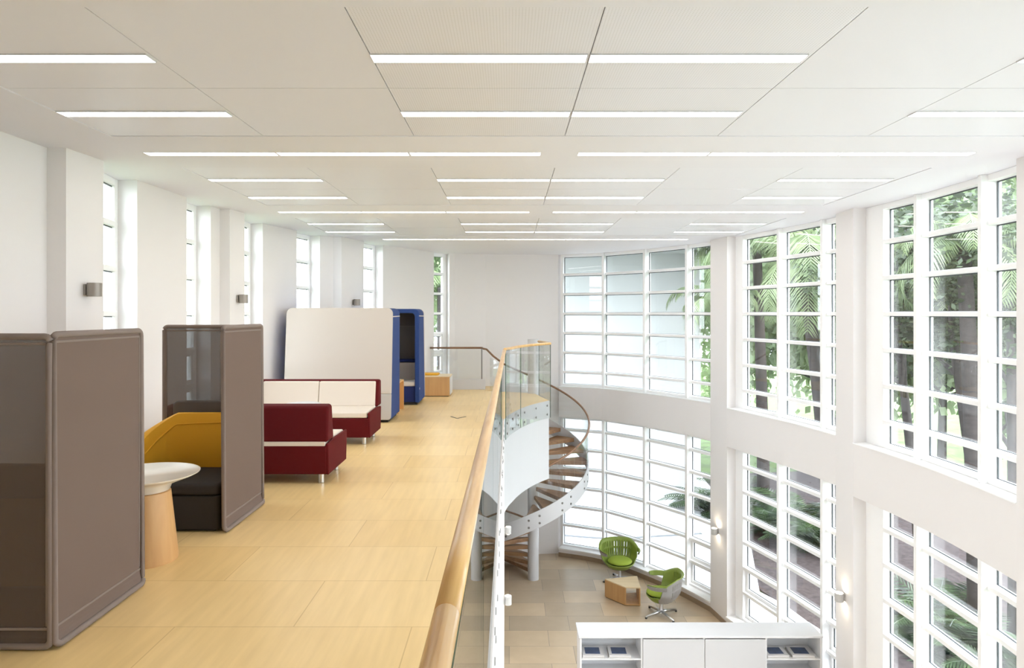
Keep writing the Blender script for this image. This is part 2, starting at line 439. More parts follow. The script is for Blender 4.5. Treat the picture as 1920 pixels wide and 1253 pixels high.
wr = MB(); sk = MB(); sill = MB()
for Wc in (W1, W2, W3, W4, W5):
    O = offset(Wc, D+.06)
    slab(wr, Wc, O, -.75, -.012); slab(wr, Wc, O, FLOOR_LO-.1, -4.02)
    I2 = offset(Wc, -.0)
    slab(sill, offset(Wc, -.012), O, -.012, .0); slab(sill, offset(Wc, -.03), O, -4.02, -3.99)
    slab(sk, offset(Wc, -.015), Wc, FLOOR_LO, FLOOR_LO+.1)
def pier(P, Q, far=None):
    a = P[-1]; b = Q[0]; oa = offset(P, D+.06)[-1]; ob = offset(Q, D+.06)[0]
    wr.prism([a, b, ob, oa], FLOOR_LO-.1, CEIL+.02)
    sk.prism([a, b, (b[0]-.015, b[1]-.003), (a[0]-.015, a[1]-.003)], FLOOR_LO, FLOOR_LO+.1)
for P, Q in ((W1, W2), (W2, W3), (W3, W4), (W4, W5)): pier(P, Q)
e0 = W5[-1]; e1 = offset(W5, D+.06)[-1]
wr.prism([e0, (1.2, -.9), (0, -1.3), (0, -1.7), (1.4, -1.3), e1], FLOOR_LO-.1, CEIL+.02)
wr.build('wall_right', M['wall'], kind='structure')
sill.build('trim_1', M['frame'], kind='structure')
sk.build('baseboard_right', M['skirt'], kind='structure')

# left-hand wall
def outw(p, q, d, C=(.4, 8)):
    t = Vector((q[0]-p[0], q[1]-p[1])).normalized(); n = Vector((-t.y, t.x))
    if n.dot(Vector((p[0]-C[0], p[1]-C[1]))) < 0: n = -n
    return n*d
LW = [  # solid pieces (near to far), gaps between them are windows
 [(0, -1.3), (-1.8, -.9), (-3.2, .4), (-3.9, 2.6), (-4.1, 5.0), (-4.1, 6.1), (-3.93, 6.1), (-3.905, 6.62)],
 [(-4.1, 7.58), (-4.08, 8.70)],
 [(-4.075, 9.39), (-4.07, 9.67), (-3.93, 9.67), (-3.88, 10.08)],
 [(-4.03, 11.24), (-3.77, 12.2)],
 [(-3.57, 12.97), (-3.38, 13.2), (-3.22, 13.2), (-2.97, 14.04)],
 [(-2.72, 14.8), (-1.81, 16.5)],
 [(-1.465, 16.8), (-1.335, 16.85), (-.585, 17.02), (1.22, 17.2)],
]
wl = MB(); DL = .26
outs = []
CL = (.4, 8)
for P in LW:
    O = offset([P[0], P[-1]], DL+.1, CL)
    outs.append(O)
WIN_L = []
for i in range(len(LW)-1):
    a = LW[i][-1]; b = LW[i+1][0]; WIN_L.append((a, b))
for i, P in enumerate(LW):
    if i == 0: poly = P+[(-4.46, 6.62), (-4.46, 5), (-4.2, 2.4), (-3.5, .1), (-1.9, -1.25), (0, -1.7)]
    elif i == len(LW)-1: poly = P+[(1.36, 17.42), (-.7, 17.5), (-1.6, 17.2)]
    else:
        a, b = Vector(P[0]), Vector(P[-1])
        n1 = outw(LW[i-1][-1], P[0], DL+.1); n2 = outw(P[-1], LW[i+1][0], DL+.1)
        n1 = outw(P[0], P[-1], DL+.1); n2 = n1
        if i == 2: n1 = n2 = Vector((-(DL+.12), .05))
        if i == 4: n1 = Vector((-.34, .1)); n2 = Vector((-.34, .12))
        poly = P+[(b.x+n2.x, b.y+n2.y), (a.x+n1.x, a.y+n1.y)]
    wl.prism(poly, FLOOR_LO-.1, CEIL+.02)
    LW[i] = P
def lw_corner(i, end):
    P = LW[i]
    return P[-1] if end else P[0]
for k, (a, b) in enumerate(WIN_L):
    n = outw(a, b, DL+.1)
    wl.prism([a, b, (b[0]+n.x, b[1]+n.y), (a[0]+n.x, a[1]+n.y)], FLOOR_LO-.1, .3)
    # window in the recess
    C = CL
    pa = Vector(a)+outw(a, b, DL-.02); pb = Vector(b)+outw(a, b, DL-.02)
    t = (pb-pa).normalized()
    fr = MB(); ga = MB(); gl = MB(); z0, z1 = .3, CEIL
    obar(fr, pa-t*.12, pa+t*.05, .03, .05, z0, z1); obar(fr, pb-t*.05, pb+t*.12, .03, .05, z0, z1)
    p, q = pa+t*.05, pb-t*.05
    obar(fr, p, q, .03, .05, z0, z0+.06); obar(fr, p, q, .03, .05, z1-.08, z1)
    tr = [.83+.485*j for j in range(5)]
    zs = [z0+.06]+tr+[z1-.08]
    for z in tr: obar(fr, p, q, .05, .03, z-.028, z+.028)
    for j in range(len(zs)-1):
        za, zb = zs[j]+(.028 if j else 0), zs[j+1]-(.028 if j < len(zs)-2 else 0); e = 0
        if j < 2:
            e = .05
            obar(fr, p, p+t*e, .02, .03, za, zb); obar(fr, q-t*e, q, .02, .03, za, zb)
            obar(fr, p, q, .02, .03, za, za+e); obar(fr, p, q, .02, .03, zb-e, zb)
        obar(gl, p+t*e, q-t*e, -.002, .008, za+e, zb-e)
        obar(ga, p+t*e, p+t*(e+.012), .003, .01, za+e, zb-e)
        obar(ga, p+t*e, q-t*e, .003, .01, zb-e-.012, zb-e)
    o = fr.build('window_%d' % (11+k), M['frame'], kind='structure', bevel=.004, seg=1)
    gl.build('window_glass', M['wglass'], o); ga.build('gasket', M['gasket'], o)
wl.build('wall_left', M['wall'], kind='structure')

# outline of the room (outer) for ceiling and lower floor
OUT_R = offset(W1, D+.06)+offset(W2, D+.06)+offset(W3, D+.06)+offset(W4, D+.06)+offset(W5, D+.06)
OUTLINE = OUT_R+[(1.4, -1.3), (0, -1.7), (-1.9, -1.25), (-3.5, .1), (-4.2, 2.4), (-4.46, 5), (-4.46, 9), (-4.4, 10.4), (-4.2, 12), (-3.8, 13.2), (-3.3, 14.2), (-2.9, 14.95), (-2.2, 16.5), (-1.65, 17.25), (-.7, 17.5)]
def clip(poly, a, b, c):        # keep a*x+b*y<=c
    out = []
    for i in range(len(poly)):
        p, q = poly[i], poly[(i+1) % len(poly)]
        dp, dq = a*p[0]+b*p[1]-c, a*q[0]+b*q[1]-c
        if dp <= 0: out.append(p)
        if dp*dq < 0:
            t = dp/(dp-dq); out.append((p[0]+t*(q[0]-p[0]), p[1]+t*(q[1]-p[1])))
    return out
XL, XR = -3.305, 4.27
fl = MB(); fl.prism(OUTLINE, FLOOR_LO-.12, FLOOR_LO); fl.build('floor_lower', M['stone'], kind='structure')
bays = [(3.30+3.645*k, 5.715+3.645*k) for k in (-1, 0, 1, 2)]
cs = MB()
cs.prism(clip(OUTLINE, 1, 0, XL), CEIL, CEIL+.06); cs.prism(clip(OUTLINE, -1, 0, -XR), CEIL, CEIL+.06)
mid = clip(clip(OUTLINE, -1, 0, -XL), 1, 0, XR)
ys = [-9]+[v for b in bays for v in b]+[99]
for i in range(0, len(ys), 2):
    pp = clip(clip(mid, 0, -1, -ys[i]), 0, 1, ys[i+1])
    if len(pp) > 2: cs.prism(pp, CEIL, CEIL+.06)
cs.build('ceiling', M['ceil'], kind='structure')
rs = MB(); rs.prism(OUTLINE, CEIL+.06, CEIL+.35); rs.build('ceiling_slab', M['dark_gap'], kind='structure')
# panel material with fine perforation
pm = M['panel'].copy(); pm.name = 'perforated_panel'
n_ = pm.node_tree; p_ = n_.nodes['Principled BSDF']
t_ = n_.nodes.new('ShaderNodeTexCoord'); v_ = n_.nodes.new('ShaderNodeTexVoronoi'); v_.inputs['Scale'].default_value = 62; v_.inputs['Randomness'].default_value = 0
r_ = n_.nodes.new('ShaderNodeValToRGB'); r_.color_ramp.elements[0].position = .16; r_.color_ramp.elements[1].position = .22
r_.color_ramp.elements[0].color = (.5, .49, .48, 1); r_.color_ramp.elements[1].color = (.755, .75, .79, 1)
n_.links.new(t_.outputs['Object'], v_.inputs['Vector']); n_.links.new(v_.outputs['Distance'], r_.inputs[0]); n_.links.new(r_.outputs[0], p_.inputs['Base Color'])
XS = [XL, -2.045, -.793, .461, 1.728, 2.975, XR]
pan = MB(); pan2 = MB(); g_ = .003
for (y0, y1) in bays:
    ym = (y0+y1)/2
    for i in range(6):
        for (a, b) in ((y0, ym), (ym, y1)):
            q = clip([(XS[i]+g_, a+g_), (XS[i+1]-g_, a+g_), (XS[i+1]-g_, b-g_), (XS[i]+g_, b-g_)], 1, 0, 99)
            (pan2 if i in (2, 3) else pan).prism(q, CEIL+.006, CEIL+.06)
pan.build('ceiling_panel', M['panel'], kind='structure'); pan2.build('ceiling_panel', pm, kind='structure')

# ------------------------------------------------------------------ mezzanine
SC = (.54, 15.54); RS = 1.26
def ex(Y): return -.128+.0030*Y
PC = [(-.098, 11.7), (-.03, 12.15), (.055, 12.5), (.18, 12.95), (.37, 13.45), (.58, 13.87), (.82, 14.25)]
PCs = catmull(PC, 5)
radial_in = (SC[0]+.13*math.cos(math.radians(-75)), SC[1]+.13*math.sin(math.radians(-75)))
A0 = math.radians(158)
def cir(a, r=RS): a = math.radians(a); return (SC[0]+r*math.cos(a), SC[1]+r*math.sin(a))
WALLIN = [(-4.3, 5), (-4.3, 9), (-4.25, 10.4), (-4.05, 12), (-3.65, 13.2), (-3.15, 14.2), (-2.8, 14.9), (-1.95, 16.5), (-1.5, 17.0), (-.7, 17.2), (-.32, 17.2)]
mz = [(ex(-1.5), -1.5), (ex(0), 0)]+PCs+[radial_in, cir(158, .13), cir(158, 1.2), cir(150, 1.2), cir(142, 1.2), cir(134, 1.2)]+WALLIN[::-1]+[(-4.05, 2.4), (-3.4, .2), (-1.85, -1.1)]
m1 = MB(); m1.prism(mz, -.03, 0)
m1.build('floor', M['oakfloor'], kind='structure')
m2 = MB(); m2.prism(mz, -.34, -.03); m2.build('floor_slab', M['whitepaint'], kind='structure')
# fascia skin + white bulkhead under landing
fa = MB()
Pin = offset(PCs, -.03, (-4, 12)); Pout = offset(PCs, .012, (-4, 12))
slab(fa, Pin, Pout, -.36, -.004)
pass
fa.build('trim_2', M['whitepaint'], kind='structure')
bk = MB(); slab(bk, offset(PCs, -.08, (-4, 12)), offset(PCs, .0, (-4, 12)), -1.62, -.36)
bk.build('wall_bulkhead', M['whitepaint'], kind='structure')
wm = MB(); wm.box(-.22, -1.5, FLOOR_LO, -.088, 12.0, -.345); wm.box(-.129, -1.5, -.345, -.088, 11.74, -.004)
wm.build('wall_mezzanine', M['wall'], kind='structure')

# glass balustrade along the mezzanine edge
bal = thing('glass_balustrade', 'long frameless glass balustrade with thick honey oak handrail along the mezzanine edge', 'balustrade', (ex(0), 0, 0))
def glass_prism(mb, p, q, z0, z1, th=.012):
    p, q = Vector(p), Vector(q); t = (q-p).normalized(); n = Vector((t.y, -t.x))*th
    a, b, c, d = p, q, q+n, p+n
    vs = [(v.x, v.y, z) for z in (z0, z1) for v in (a, b, c, d)]
    mb.add(vs, [(0, 1, 5, 4), (2, 3, 7, 6)], 0); mb.add(vs, [(1, 2, 6, 5), (3, 0, 4, 7), (4, 5, 6, 7), (0, 3, 2, 1)], 1)
HR = 1.19
bx0 = ex(0)
edges = [-1.97, -.42, 1.13, 2.68, 4.23, 5.78, 7.33, 8.88, 10.43, 11.72]
disc_me = None
def disc(parent, p, n, r=.024, name='glass_fixing'):
    global disc_me
    if disc_me is None:
        mb = MB(); mb.lathe([(.006, -.012), (r, 0), (r, .004), (r*.8, .006)], 12)
        o = mb.build(name, M['disc'], parent, smooth=True); disc_me = o.data
    else:
        o = bpy.data.objects.new(name, disc_me); COL.objects.link(o); o.parent = parent
    n = Vector(n).normalized(); o.rotation_mode = 'QUATERNION'; o.rotation_quaternion = n.to_track_quat('Z', 'Y'); o.location = p
    return o
for i in range(len(edges)-1):
    a, b = edges[i]+.008, edges[i+1]-.008
    g = MB(); glass_prism(g, (-.112-bx0, a), (-.112-bx0, b), .0, HR-.02)
    g.build('glass_panel', [M['bglass'], M['bedge']], bal)
    for yy in ([a+.13, (a+b)/2, b-.13] if edges[i] > 1 else []):
        for z in (-.09, -.27): disc(bal, (-.088-bx0, yy, z), (1, 0, 0))
def railx(Y): return -.136+.0047*Y-bx0
r_ = MB()
r_.sweep([(railx(Y), Y, HR-.012) for Y in (-1.4, -.6, .2, 1.0, 1.41)], .028, 20); o = r_.build('handrail', M['rail'], bal, smooth=True)
r_ = MB(); r_.sweep([(railx(1.42+.1*k), 1.42+.1*k, HR-.012) for k in range(0, 104, 4)], .028, 20)
o = r_.build('handrail', M['rail'], bal, smooth=True)
# landing balustrade
lb = thing('landing_balustrade', 'curved glass balustrade with thin wooden rail around the stair landing', 'balustrade', (PC[0][0], PC[0][1], 0))
ox, oy = PC[0]
pg = offset(PCs, .03, (-4, 12))
def Lc(p): return (p[0]-ox, p[1]-oy)
cut = [0, 15, 30]
for k in range(2):
    sub = pg[cut[k]:cut[k+1]+1]
    g = MB()
    slab(g, [Lc(q) for q in sub], [Lc(q) for q in offset(sub, .012, (-4, 12))], -.35, HR-.02); g.m[-2:] = [1, 1]
    g.build('glass_panel', [M['bglass'], M['bedge']], lb)
    for j in (2, len(sub)//2, len(sub)-3):
        p = sub[j]; q = sub[j+1]; t = Vector((q[0]-p[0], q[1]-p[1])).normalized(); n = (t.y, -t.x, 0)
        for z in (-.09, -.27): disc(lb, (p[0]-ox+n[0]*.016, p[1]-oy+n[1]*.016, z), n)
rad = [pg[-1], (SC[0]+.11, SC[1]-.25)]
g = MB(); glass_prism(g, Lc(rad[0]), Lc(rad[1]), -.02, HR-.02); g.build('glass_panel', [M['bglass'], M['bedge']], lb)
r_ = MB()
pr = [(railx(11.72)+bx0-ox, 11.72-oy, HR-.012), (railx(11.72)+bx0-ox+.004, 11.9-oy, HR-.012)]+[(Lc(p)[0], Lc(p)[1], HR-.012) for p in pg[6:]]
r_.sweep(pr+[(Lc(rad[0])[0]+.0, Lc(rad[0])[1]+.03, HR-.012), (Lc(rad[1])[0], Lc(rad[1])[1], HR-.012)], .027, 14)
r_.build('handrail', M['rail'], lb, smooth=True)

# ------------------------------------------------------------------ spiral staircase
st = thing('spiral_staircase', 'white spiral staircase with wooden treads, glass sides and brown curved handrail', 'staircase', (SC[0], SC[1], FLOOR_LO))
NR = 22; RISE = 4.2/NR; DA = 19.5; A_TOP = 158
c = MB(); c.lathe([(.125, 0), (.125, 4.2+1.22)], 40); smooth_by_angle(c.build('central_column', M['whitepaint'], st))
for k in range(1, NR):
    z = 4.2-k*RISE
    a0 = A_TOP-(k-1)*DA; a1 = a0-DA-5
    t = MB()
    pts = [(.12*math.cos(math.radians(a0)), .12*math.sin(math.radians(a0)))]
    pts = []
    for j in range(5):
        a = math.radians(a0+(a1-a0)*j/4); pts.append((1.225*math.cos(a), 1.225*math.sin(a)))
    for j in range(4, -1, -1):
        a = math.radians(a0+(a1-a0)*j/4); w_ = .118; pts.append((w_*math.cos(a), w_*math.sin(a)))
    t.prism(pts, z-.085, z)
    t.build('tread', M['tread'], st, bevel=.006, seg=2)
def zn(a): return 4.2-(A_TOP-a)*RISE/DA
def helix(a0, a1, r, dz, n=160): return [(r*math.cos(math.radians(a0+(a1-a0)*i/n)), r*math.sin(math.radians(a0+(a1-a0)*i/n)), zn(a0+(a1-a0)*i/n)+dz) for i in range(n+1)]
def hband(mb, a0, a1, r0, r1, d0, d1, n=160, flo=0):
    vs = []
    for i in range(n+1):
        a = a0+(a1-a0)*i/n; ca, sa = math.cos(math.radians(a)), math.sin(math.radians(a)); z = zn(a)
        zl, zh = max(z+d0, flo), max(z+d1, flo+.02)
        vs += [(r0*ca, r0*sa, zl), (r1*ca, r1*sa, zl), (r1*ca, r1*sa, zh), (r0*ca, r0*sa, zh)]
    fs = [(4*i+j, 4*i+(j+1) % 4, 4*i+4+(j+1) % 4, 4*i+4+j) for i in range(n) for j in range(4)]
    fs += [(3, 2, 1, 0), (4*n, 4*n+1, 4*n+2, 4*n+3)]
    mb.add(vs, fs)
A_END = A_TOP-NR*DA
b = MB(); hband(b, A_TOP-14, A_END+6, 1.225, 1.245, -.26, .10); smooth_by_angle(b.build('stringer', M['whitepaint'], st), 50)
for k in range(12):
    a0 = A_TOP-14-k*33.6; a1 = a0-33.2
    g = MB(); hband(g, a0, a1, 1.228, 1.238, .09, .9, 14); smooth_by_angle(g.build('glass_panel', M['bglass'], st), 50)
    for a in (a0-5, a1+5):
        if -330 < a < 70:
            ca, sa = math.cos(math.radians(a)), math.sin(math.radians(a))
            for dz in (-.02, -.17): disc(st, (1.247*ca, 1.247*sa, zn(a)+dz), (ca, sa, 0))
# handrail: straight start by the far guard, then the helix
start = [(-1.17, .76, 5.17), (-1.08, .78, 5.15), (-.92, .88, 4.98)]
hr = helix(122, A_END+6, 1.257, .93)
h = MB(); h.sweep(start+hr, .024, 12); h.build('handrail', M['rail_dark'], st, smooth=True)
# newel-like short bottom column
c = MB(); c.lathe([(.10, 0), (.10, 1.7)], 28, c=(-.9, .55)); smooth_by_angle(c.build('support_column', M['whitepaint'], st))

# far guard
gd = thing('guard_rail', 'low glass guard with brown rail and white plinth by the far wall', 'railing', (-1.23, 16.3, 0))
b = MB(); b.box(-.60, -.04, 0, .66, .1, .245); b.build('plinth', M['whitepaint'], gd, bevel=.004)
g = MB(); glass_prism(g, (-.63, 0), (.56, 0), .22, .975); g.build('glass_panel', [M['bglass'], M['bedge']], gd)
b = MB(); b.box(.565, -.012, .245, .59, .012, .97); b.build('post', M['disc'], gd)
h = MB(); h.sweep([(-.65, .006, .985), (0, .006, .985), (.56, .006, .985), (.60, 0, .98)], .024, 12); h.build('handrail', M['rail_dark'], gd, smooth=True)

# ------------------------------------------------------------------ ceiling strip lights
def make_light(L):
    t = thing('ceiling_light', 'x', 'ceiling light', (0, 0, CEIL), 0)
    f_ = MB(); w_ = .058
    f_.box(-.004, -w_-.004, -.003, L+.004, -w_, .006); f_.box(-.004, w_, -.003, L+.004, w_+.004, .006)
    f_.box(-.004, -w_, -.003, 0, w_, .006); f_.box(L, -w_, -.003, L+.004, w_, .006)
    f_.build('frame', M['grey_rim'], t)
    d_ = MB(); d_.box(0, -w_, -.002, L, w_, .004); d_.build('diffuser', M['strip'], t)
    return t
ROWS = [(3.966, 'p'), (5.07, 'p'), (6.335, 'b'), (7.584, 'p'), (8.737, 'p'), (9.98, 'b'), (11.29, 'p'), (12.39, 'p'), (13.64, 'e')]
words = ['nearest', 'second', 'third', 'fourth', 'fifth', 'sixth', 'seventh', 'eighth', 'ninth', 'hidden', 'hidden', 'hidden']
sets = {'p': [-3.30, -.790, .464, 2.97], 'b': [-3.34, -2.125, -.91, .634, 1.849, 3.064], 'e': [-2.50, -1.29, -.08, 1.13, 2.34]}
ordw = {4: ['first', 'second', 'third', 'last'], 6: ['first', 'second', 'third', 'fourth', 'fifth', 'last'], 5: ['first', 'second', 'third', 'fourth', 'last']}
protos = {'p': None, 'b': None, 'e': None}
for ri, (Y, k) in enumerate(ROWS):
    for i, X in enumerate(sets[k]):
        L = {'p': 1.232, 'b': 1.195, 'e': 1.195}[k]
        if ri == 11 and i in (0, 3): continue
        lab = '%s strip light from the left in the %s ceiling row' % (ordw[len(sets[k])][i], words[ri])
        if ri > 8: lab = 'white strip light set in the ceiling behind the top edge of the view'
        if protos[k] is None:
            o = make_light(L); o.location = (X, Y, CEIL); o['label'] = lab; protos[k] = o; o['group'] = 'ceiling strip lights'
        else: o = dup(protos[k], (X, Y, CEIL), label=lab, group='ceiling strip lights')

# ------------------------------------------------------------------ wall lights
def wall_light(loc, rz, label, lit, group, r=.062):
    t = thing('wall_light', label, 'wall light', loc, rz, group)   # local -Y sticks out of the wall
    p = MB(); p.box(-.035, -.02, -.05, .035, 0, .05); p.build('mounting_plate', M['lamp_white'] if lit else M['lamp_body'], t, bevel=.004)
    b = MB()
    if lit:
        b.lathe([(r*.86, -.058), (r, -.06), (r, .06), (r*.86, .06), (r*.86, .03), (.002, .03)], 28, c=(0, -.02-r))
        b.build('shade', M['lamp_white'], t, smooth=False); smooth_by_angle(t.children[-1])
        e = MB(); e.lathe([(.045, .032), (.045, .045), (.001, .046)], 20, c=(0, -.02-r)); e.build('bulb', M['lampglow'], t)
        e = MB(); e.lathe([(.035, -.066), (.04, -.061), (.001, -.0605)], 20, c=(0, -.02-r)); e.build('lower_lens', M['lampglow'], t)
    else:
        b.lathe([(r*.9, -.062), (r, -.062), (r, .062), (r*.9, .062), (r*.9, .05), (.002, .05)], 28, c=(0, -.02-r))
        smooth_by_angle(b.build('shade', M['lamp_body'], t))
    return t
gl_ = 'unlit wall lights on the left piers'
wall_light((-3.917, 6.36, 2.02), PI/2, 'grey wall light, nearest on the left wall, above the near privacy screen', False, gl_)
wall_light((-3.90, 9.88, 2.01), PI/2, 'grey wall light on the second pier along the left wall', False, gl_)
wall_light((-3.09, 13.62, 2.02), math.radians(74), 'small grey wall light just above the grey high-backed booth', False, gl_)
g2 = 'lit wall lights on the lower hall'
wall_light((4.10, 13.5, -2.47), math.radians(-82), 'lit cylinder wall light on the white pier right of the green chairs', True, g2)
wall_light((4.815, 9.87, -2.27), math.radians(-94), 'lit wall light on the pier above the right end of the white bookcase', True, g2)
wall_light((-.088, 9.6, -2.2), PI/2, 'lit wall light below the long balustrade, nearer of two beside the grey floor', True, g2, .05)
wall_light((-.088, 11.9, -1.95), PI/2, 'lit wall light at the end of the mezzanine wall, in front of the staircase', True, g2, .05)

# ------------------------------------------------------------------ lounge booths with taupe screens
def lounge_booth(loc, rz, label, mirror=1):
    """opens towards local -Y; tall side screen on local +X*mirror"""
    t = thing('lounge_booth', label, 'booth', loc, rz, 'taupe screened lounge booths')
    W, Dp, H = .95, .90, 1.695; m = mirror
    def X(a): return a*m
    # back screen (y = Dp)
    def screen(name, w, h, flare, matm):
        e = bpy.data.objects.new(name, None)
        fr = MB(); r = .018
        pth = rrect(r, r+.005, w-r, h-r, .035, 4)
        fr.sweep([(a, -(flare*max(0, 1-b/.12)**2), b) for a, b in pth], r, 10, closed=True)
        o = fr.build(name, M['scr_frame'], t, smooth=True)
        pn = MB()
        zs = [0.02, .03, .05, .07, .09, .12, h-.03]
        for i in range(len(zs)-1):
            ya = -flare*max(0, 1-zs[i]/.12)**2; yb = -flare*max(0, 1-zs[i+1]/.12)**2
            pn.add([(.02, ya-.003, zs[i]), (w-.02, ya-.003, zs[i]), (w-.02, yb-.003, zs[i+1]), (.02, yb-.003, zs[i+1]),
                    (.02, ya+.003, zs[i]), (w-.02, ya+.003, zs[i]), (w-.02, yb+.003, zs[i+1]), (.02, yb+.003, zs[i+1])],
                   [(0, 1, 2, 3), (7, 6, 5, 4), (0, 3, 7, 4), (1, 5, 6, 2)])
        # inner seam band
        pn.build('mesh_fabric', matm, o)
        sb = MB()
        bw = .014
        for (a, b, c_, d) in ((.03, .05, .03+bw, h-.05), (w-.03-bw, .05, w-.03, h-.05), (.03, h-.05-bw, w-.03, h-.05)):
            sb.box(a, -.006, max(b, .13), c_, .006, d)
        sb.box(.03, -.008, .11, w-.03, .008, .11+bw)
        sb.build('seam_band', M['scr_frame'], o, bevel=.003, seg=2)
        return o
    bs = screen('back_screen', W, H, 0, M['scr_back']); bs.location = (0 if m > 0 else -W, Dp, 0)
    bs.location = (-W+.012, Dp, 0) if m > 0 else (-.012, Dp, 0)
    ss = screen('side_screen', Dp+.012, H+.01, .035, M['scr_side'])
    if m > 0: ss.location = (0, 0, 0); ss.rotation_euler = (0, 0, PI/2)
    else: ss.location = (0, Dp+.012, 0); ss.rotation_euler = (0, 0, -PI/2)
    x0, x1 = sorted((X(-W+.03), X(-.035)))
    b = MB(); b.prism(rrect(x0, .05, x1, Dp-.1, .05, 4, (1, 1, 0, 0)), .02, .30); b.build('seat_base', M['brown_seat'], t, bevel=.012)
    b = MB(); b.box(x0+.06, .1, 0, x1-.06, Dp-.14, .025); b.build('foot', M['black'], t)
    b = MB(); b.prism(rrect(x0, .04, x1, Dp-.12, .06, 5, (1, 1, 0, 0)), .302, .40); b.build('seat', M['brown_seat'], t, bevel=.035)
    # wrap-around backrest: back plus low arm on the outer (non-screen) side, sloping down to the front
    path = [(X(-.04), .72), (X(-.3), .735), (X(-.62), .73), (X(-.78), .68), (X(-.87), .56), (X(-.90), .40), (X(-.905), .24), (X(-.90), .08)]
    P = catmull(path, 5); tops = []
    L = [0]
    for i in range(1, len(P)): L.append(L[-1]+math.dist(P[i], P[i-1]))
    for l in L:
        u = l/L[-1]
        tops.append(.89 if u < .48 else .89-.30*min(1, (u-.48)/.42)**1.0)
    cc = (X(-.3), .1)
    In = offset(P, -.07, cc); Ou = offset(P, .055, cc)
    mb = MB(); vs = []; n = len(P)
    for i in range(n):
        zt = tops[i]
        ring = [(In[i], .385), (In[i], zt-.075-.03*min(1, (L[i]/L[-1])/.6)), (tuple(.7*a+.3*b for a, b in zip(In[i], Ou[i])), zt-.008), (tuple(.4*a+.6*b for a, b in zip(In[i], Ou[i])), zt), (Ou[i], zt-.02), (Ou[i], .12)]
        vs += [(q[0], q[1], z) for q, z in ring]
    k = 6
    fs = [(i*k+j, i*k+(j+1) % k, (i+1)*k+(j+1) % k, (i+1)*k+j) for i in range(n-1) for j in range(k)]
    fs += [tuple(range(k-1, -1, -1)), tuple(range((n-1)*k, n*k))]
    mb.add(vs, fs); o = mb.build('backrest', M['yellow'], t); 
    bmx = bmesh.new(); bmx.from_mesh(o.data); bmesh.ops.recalc_face_normals(bmx, faces=bmx.faces); bmx.to_mesh(o.data); bmx.free()
    smooth_by_angle(o, 50)
    bv = o.modifiers.new('b', 'BEVEL'); bv.width = .012; bv.segments = 2; bv.limit_method = 'ANGLE'; bv.angle_limit = math.radians(60)
    # piping
    pp = MB(); pp.sweep([(In[i][0], In[i][1], tops[i]-.075-.03*min(1, (L[i]/L[-1])/.6)) for i in range(n)], .006, 6); pp.build('piping', M['yellow'], o, smooth=True)
    # headrest pad behind the mesh
    hx0, hx1 = sorted((X(-.80), X(-.05)))
    b = MB(); b.extr(rrect(hx0, .80, hx1, .985, .05, 5), 1, Dp-.085, Dp-.03); b.build('headrest', M['greypad'], t, bevel=.015)
    return t
lounge_booth((-2.34, 5.6, 0), 0, 'taupe mesh screened booth with mustard backrest facing the round pedestal table', 1)
lounge_booth((-2.44, 4.57, 0), PI, 'tall taupe mesh screened booth at the bottom left corner, its back towards the viewer', -1)

# pedestal table
pt = thing('pedestal_table', 'round white dish-topped table on a conical wooden pedestal between the two screened booths', 'table', (-2.655, 5.03, 0))
b = MB(); b.lathe([(.214, .0), (.216, .012), (.165, .50), (.147, .505)], 48); smooth_by_angle(b.build('pedestal', M['birch'], pt))
b = MB(); b.lathe([(.21, .001), (.208, .008)], 40); b.build('foot_ring', M['black'], pt)
b = MB(); b.lathe([(.150, .505), (.158, .51), (.175, .555), (.33, .612), (.362, .628), (.364, .634), (.352, .634), (.345, .628), (.002, .626)], 64); smooth_by_angle(b.build('dish_top', M['cream_lacquer'], pt), 60)

# ------------------------------------------------------------------ burgundy sofas
def sofa(loc, rz, label):
    t = thing('sofa', label, 'sofa', loc, rz, 'burgundy sofas facing each other')
    W, Dp = .86, .425
    b = MB(); b.extr([(-Dp+.03, .10), (Dp-.045, .10), (Dp, .415), (-Dp-.005, .37)], 0, -W+.02, W-.02); b.build('base', M['red'], t, bevel=.02)
    for s in (-1, 1):
        x = s*(W-.03)
        b = MB(); b.extr([(-Dp+.03, .10), (Dp-.045, .10), (Dp-.01, .43), (.18, .45), (-Dp-.005, .445)], 0, min(x, x+s*.03), max(x, x+s*.03)); b.build('end_panel', M['red'], t, bevel=.012)
    b = MB(); b.extr([(-Dp+.005, .372), (.25, .40), (.25, .47), (-Dp+.005, .447)], 0, -W+.04, W-.04); b.build('seat_cushion', M['cream'], t, bevel=.018)
    b = MB(); b.box(-W+.035, .2, .405, W-.035, Dp-.006, .455); b.build('cream_band', M['cream'], t, bevel=.008)
    b = MB(); b.extr([(.175, .45), (Dp, .45), (Dp-.012, .825), (.275, .84), (.245, .815)], 0, -W, W); b.build('backrest', M['red'], t, bevel=.028, seg=4)
    for s in (-1, 1):
        x0, x1 = sorted((s*.003, s*(W-.045)))
        b = MB(); b.extr([(.135, .462), (.2, .462), (.265, .815), (.2, .81)], 0, x0, x1); b.build('back_cushion', M['cream'], t, bevel=.016)
    for sx_ in (-1, 1):
        for sy in (-1, 1):
            b = MB(); b.lathe([(.026, 0), (.03, .004), (.03, .10)], 20, c=(sx_*(W-.1), sy*(Dp-.12))); smooth_by_angle(b.build('leg', M['steel'], t))
    return t
sofa((-2.76, 9.79, 0), 0, 'burgundy sofa with cream cushions facing the viewer in front of the grey booth')
sofa((-2.76, 7.63, 0), PI, 'burgundy sofa seen from behind, between the taupe screen and the other red sofa')
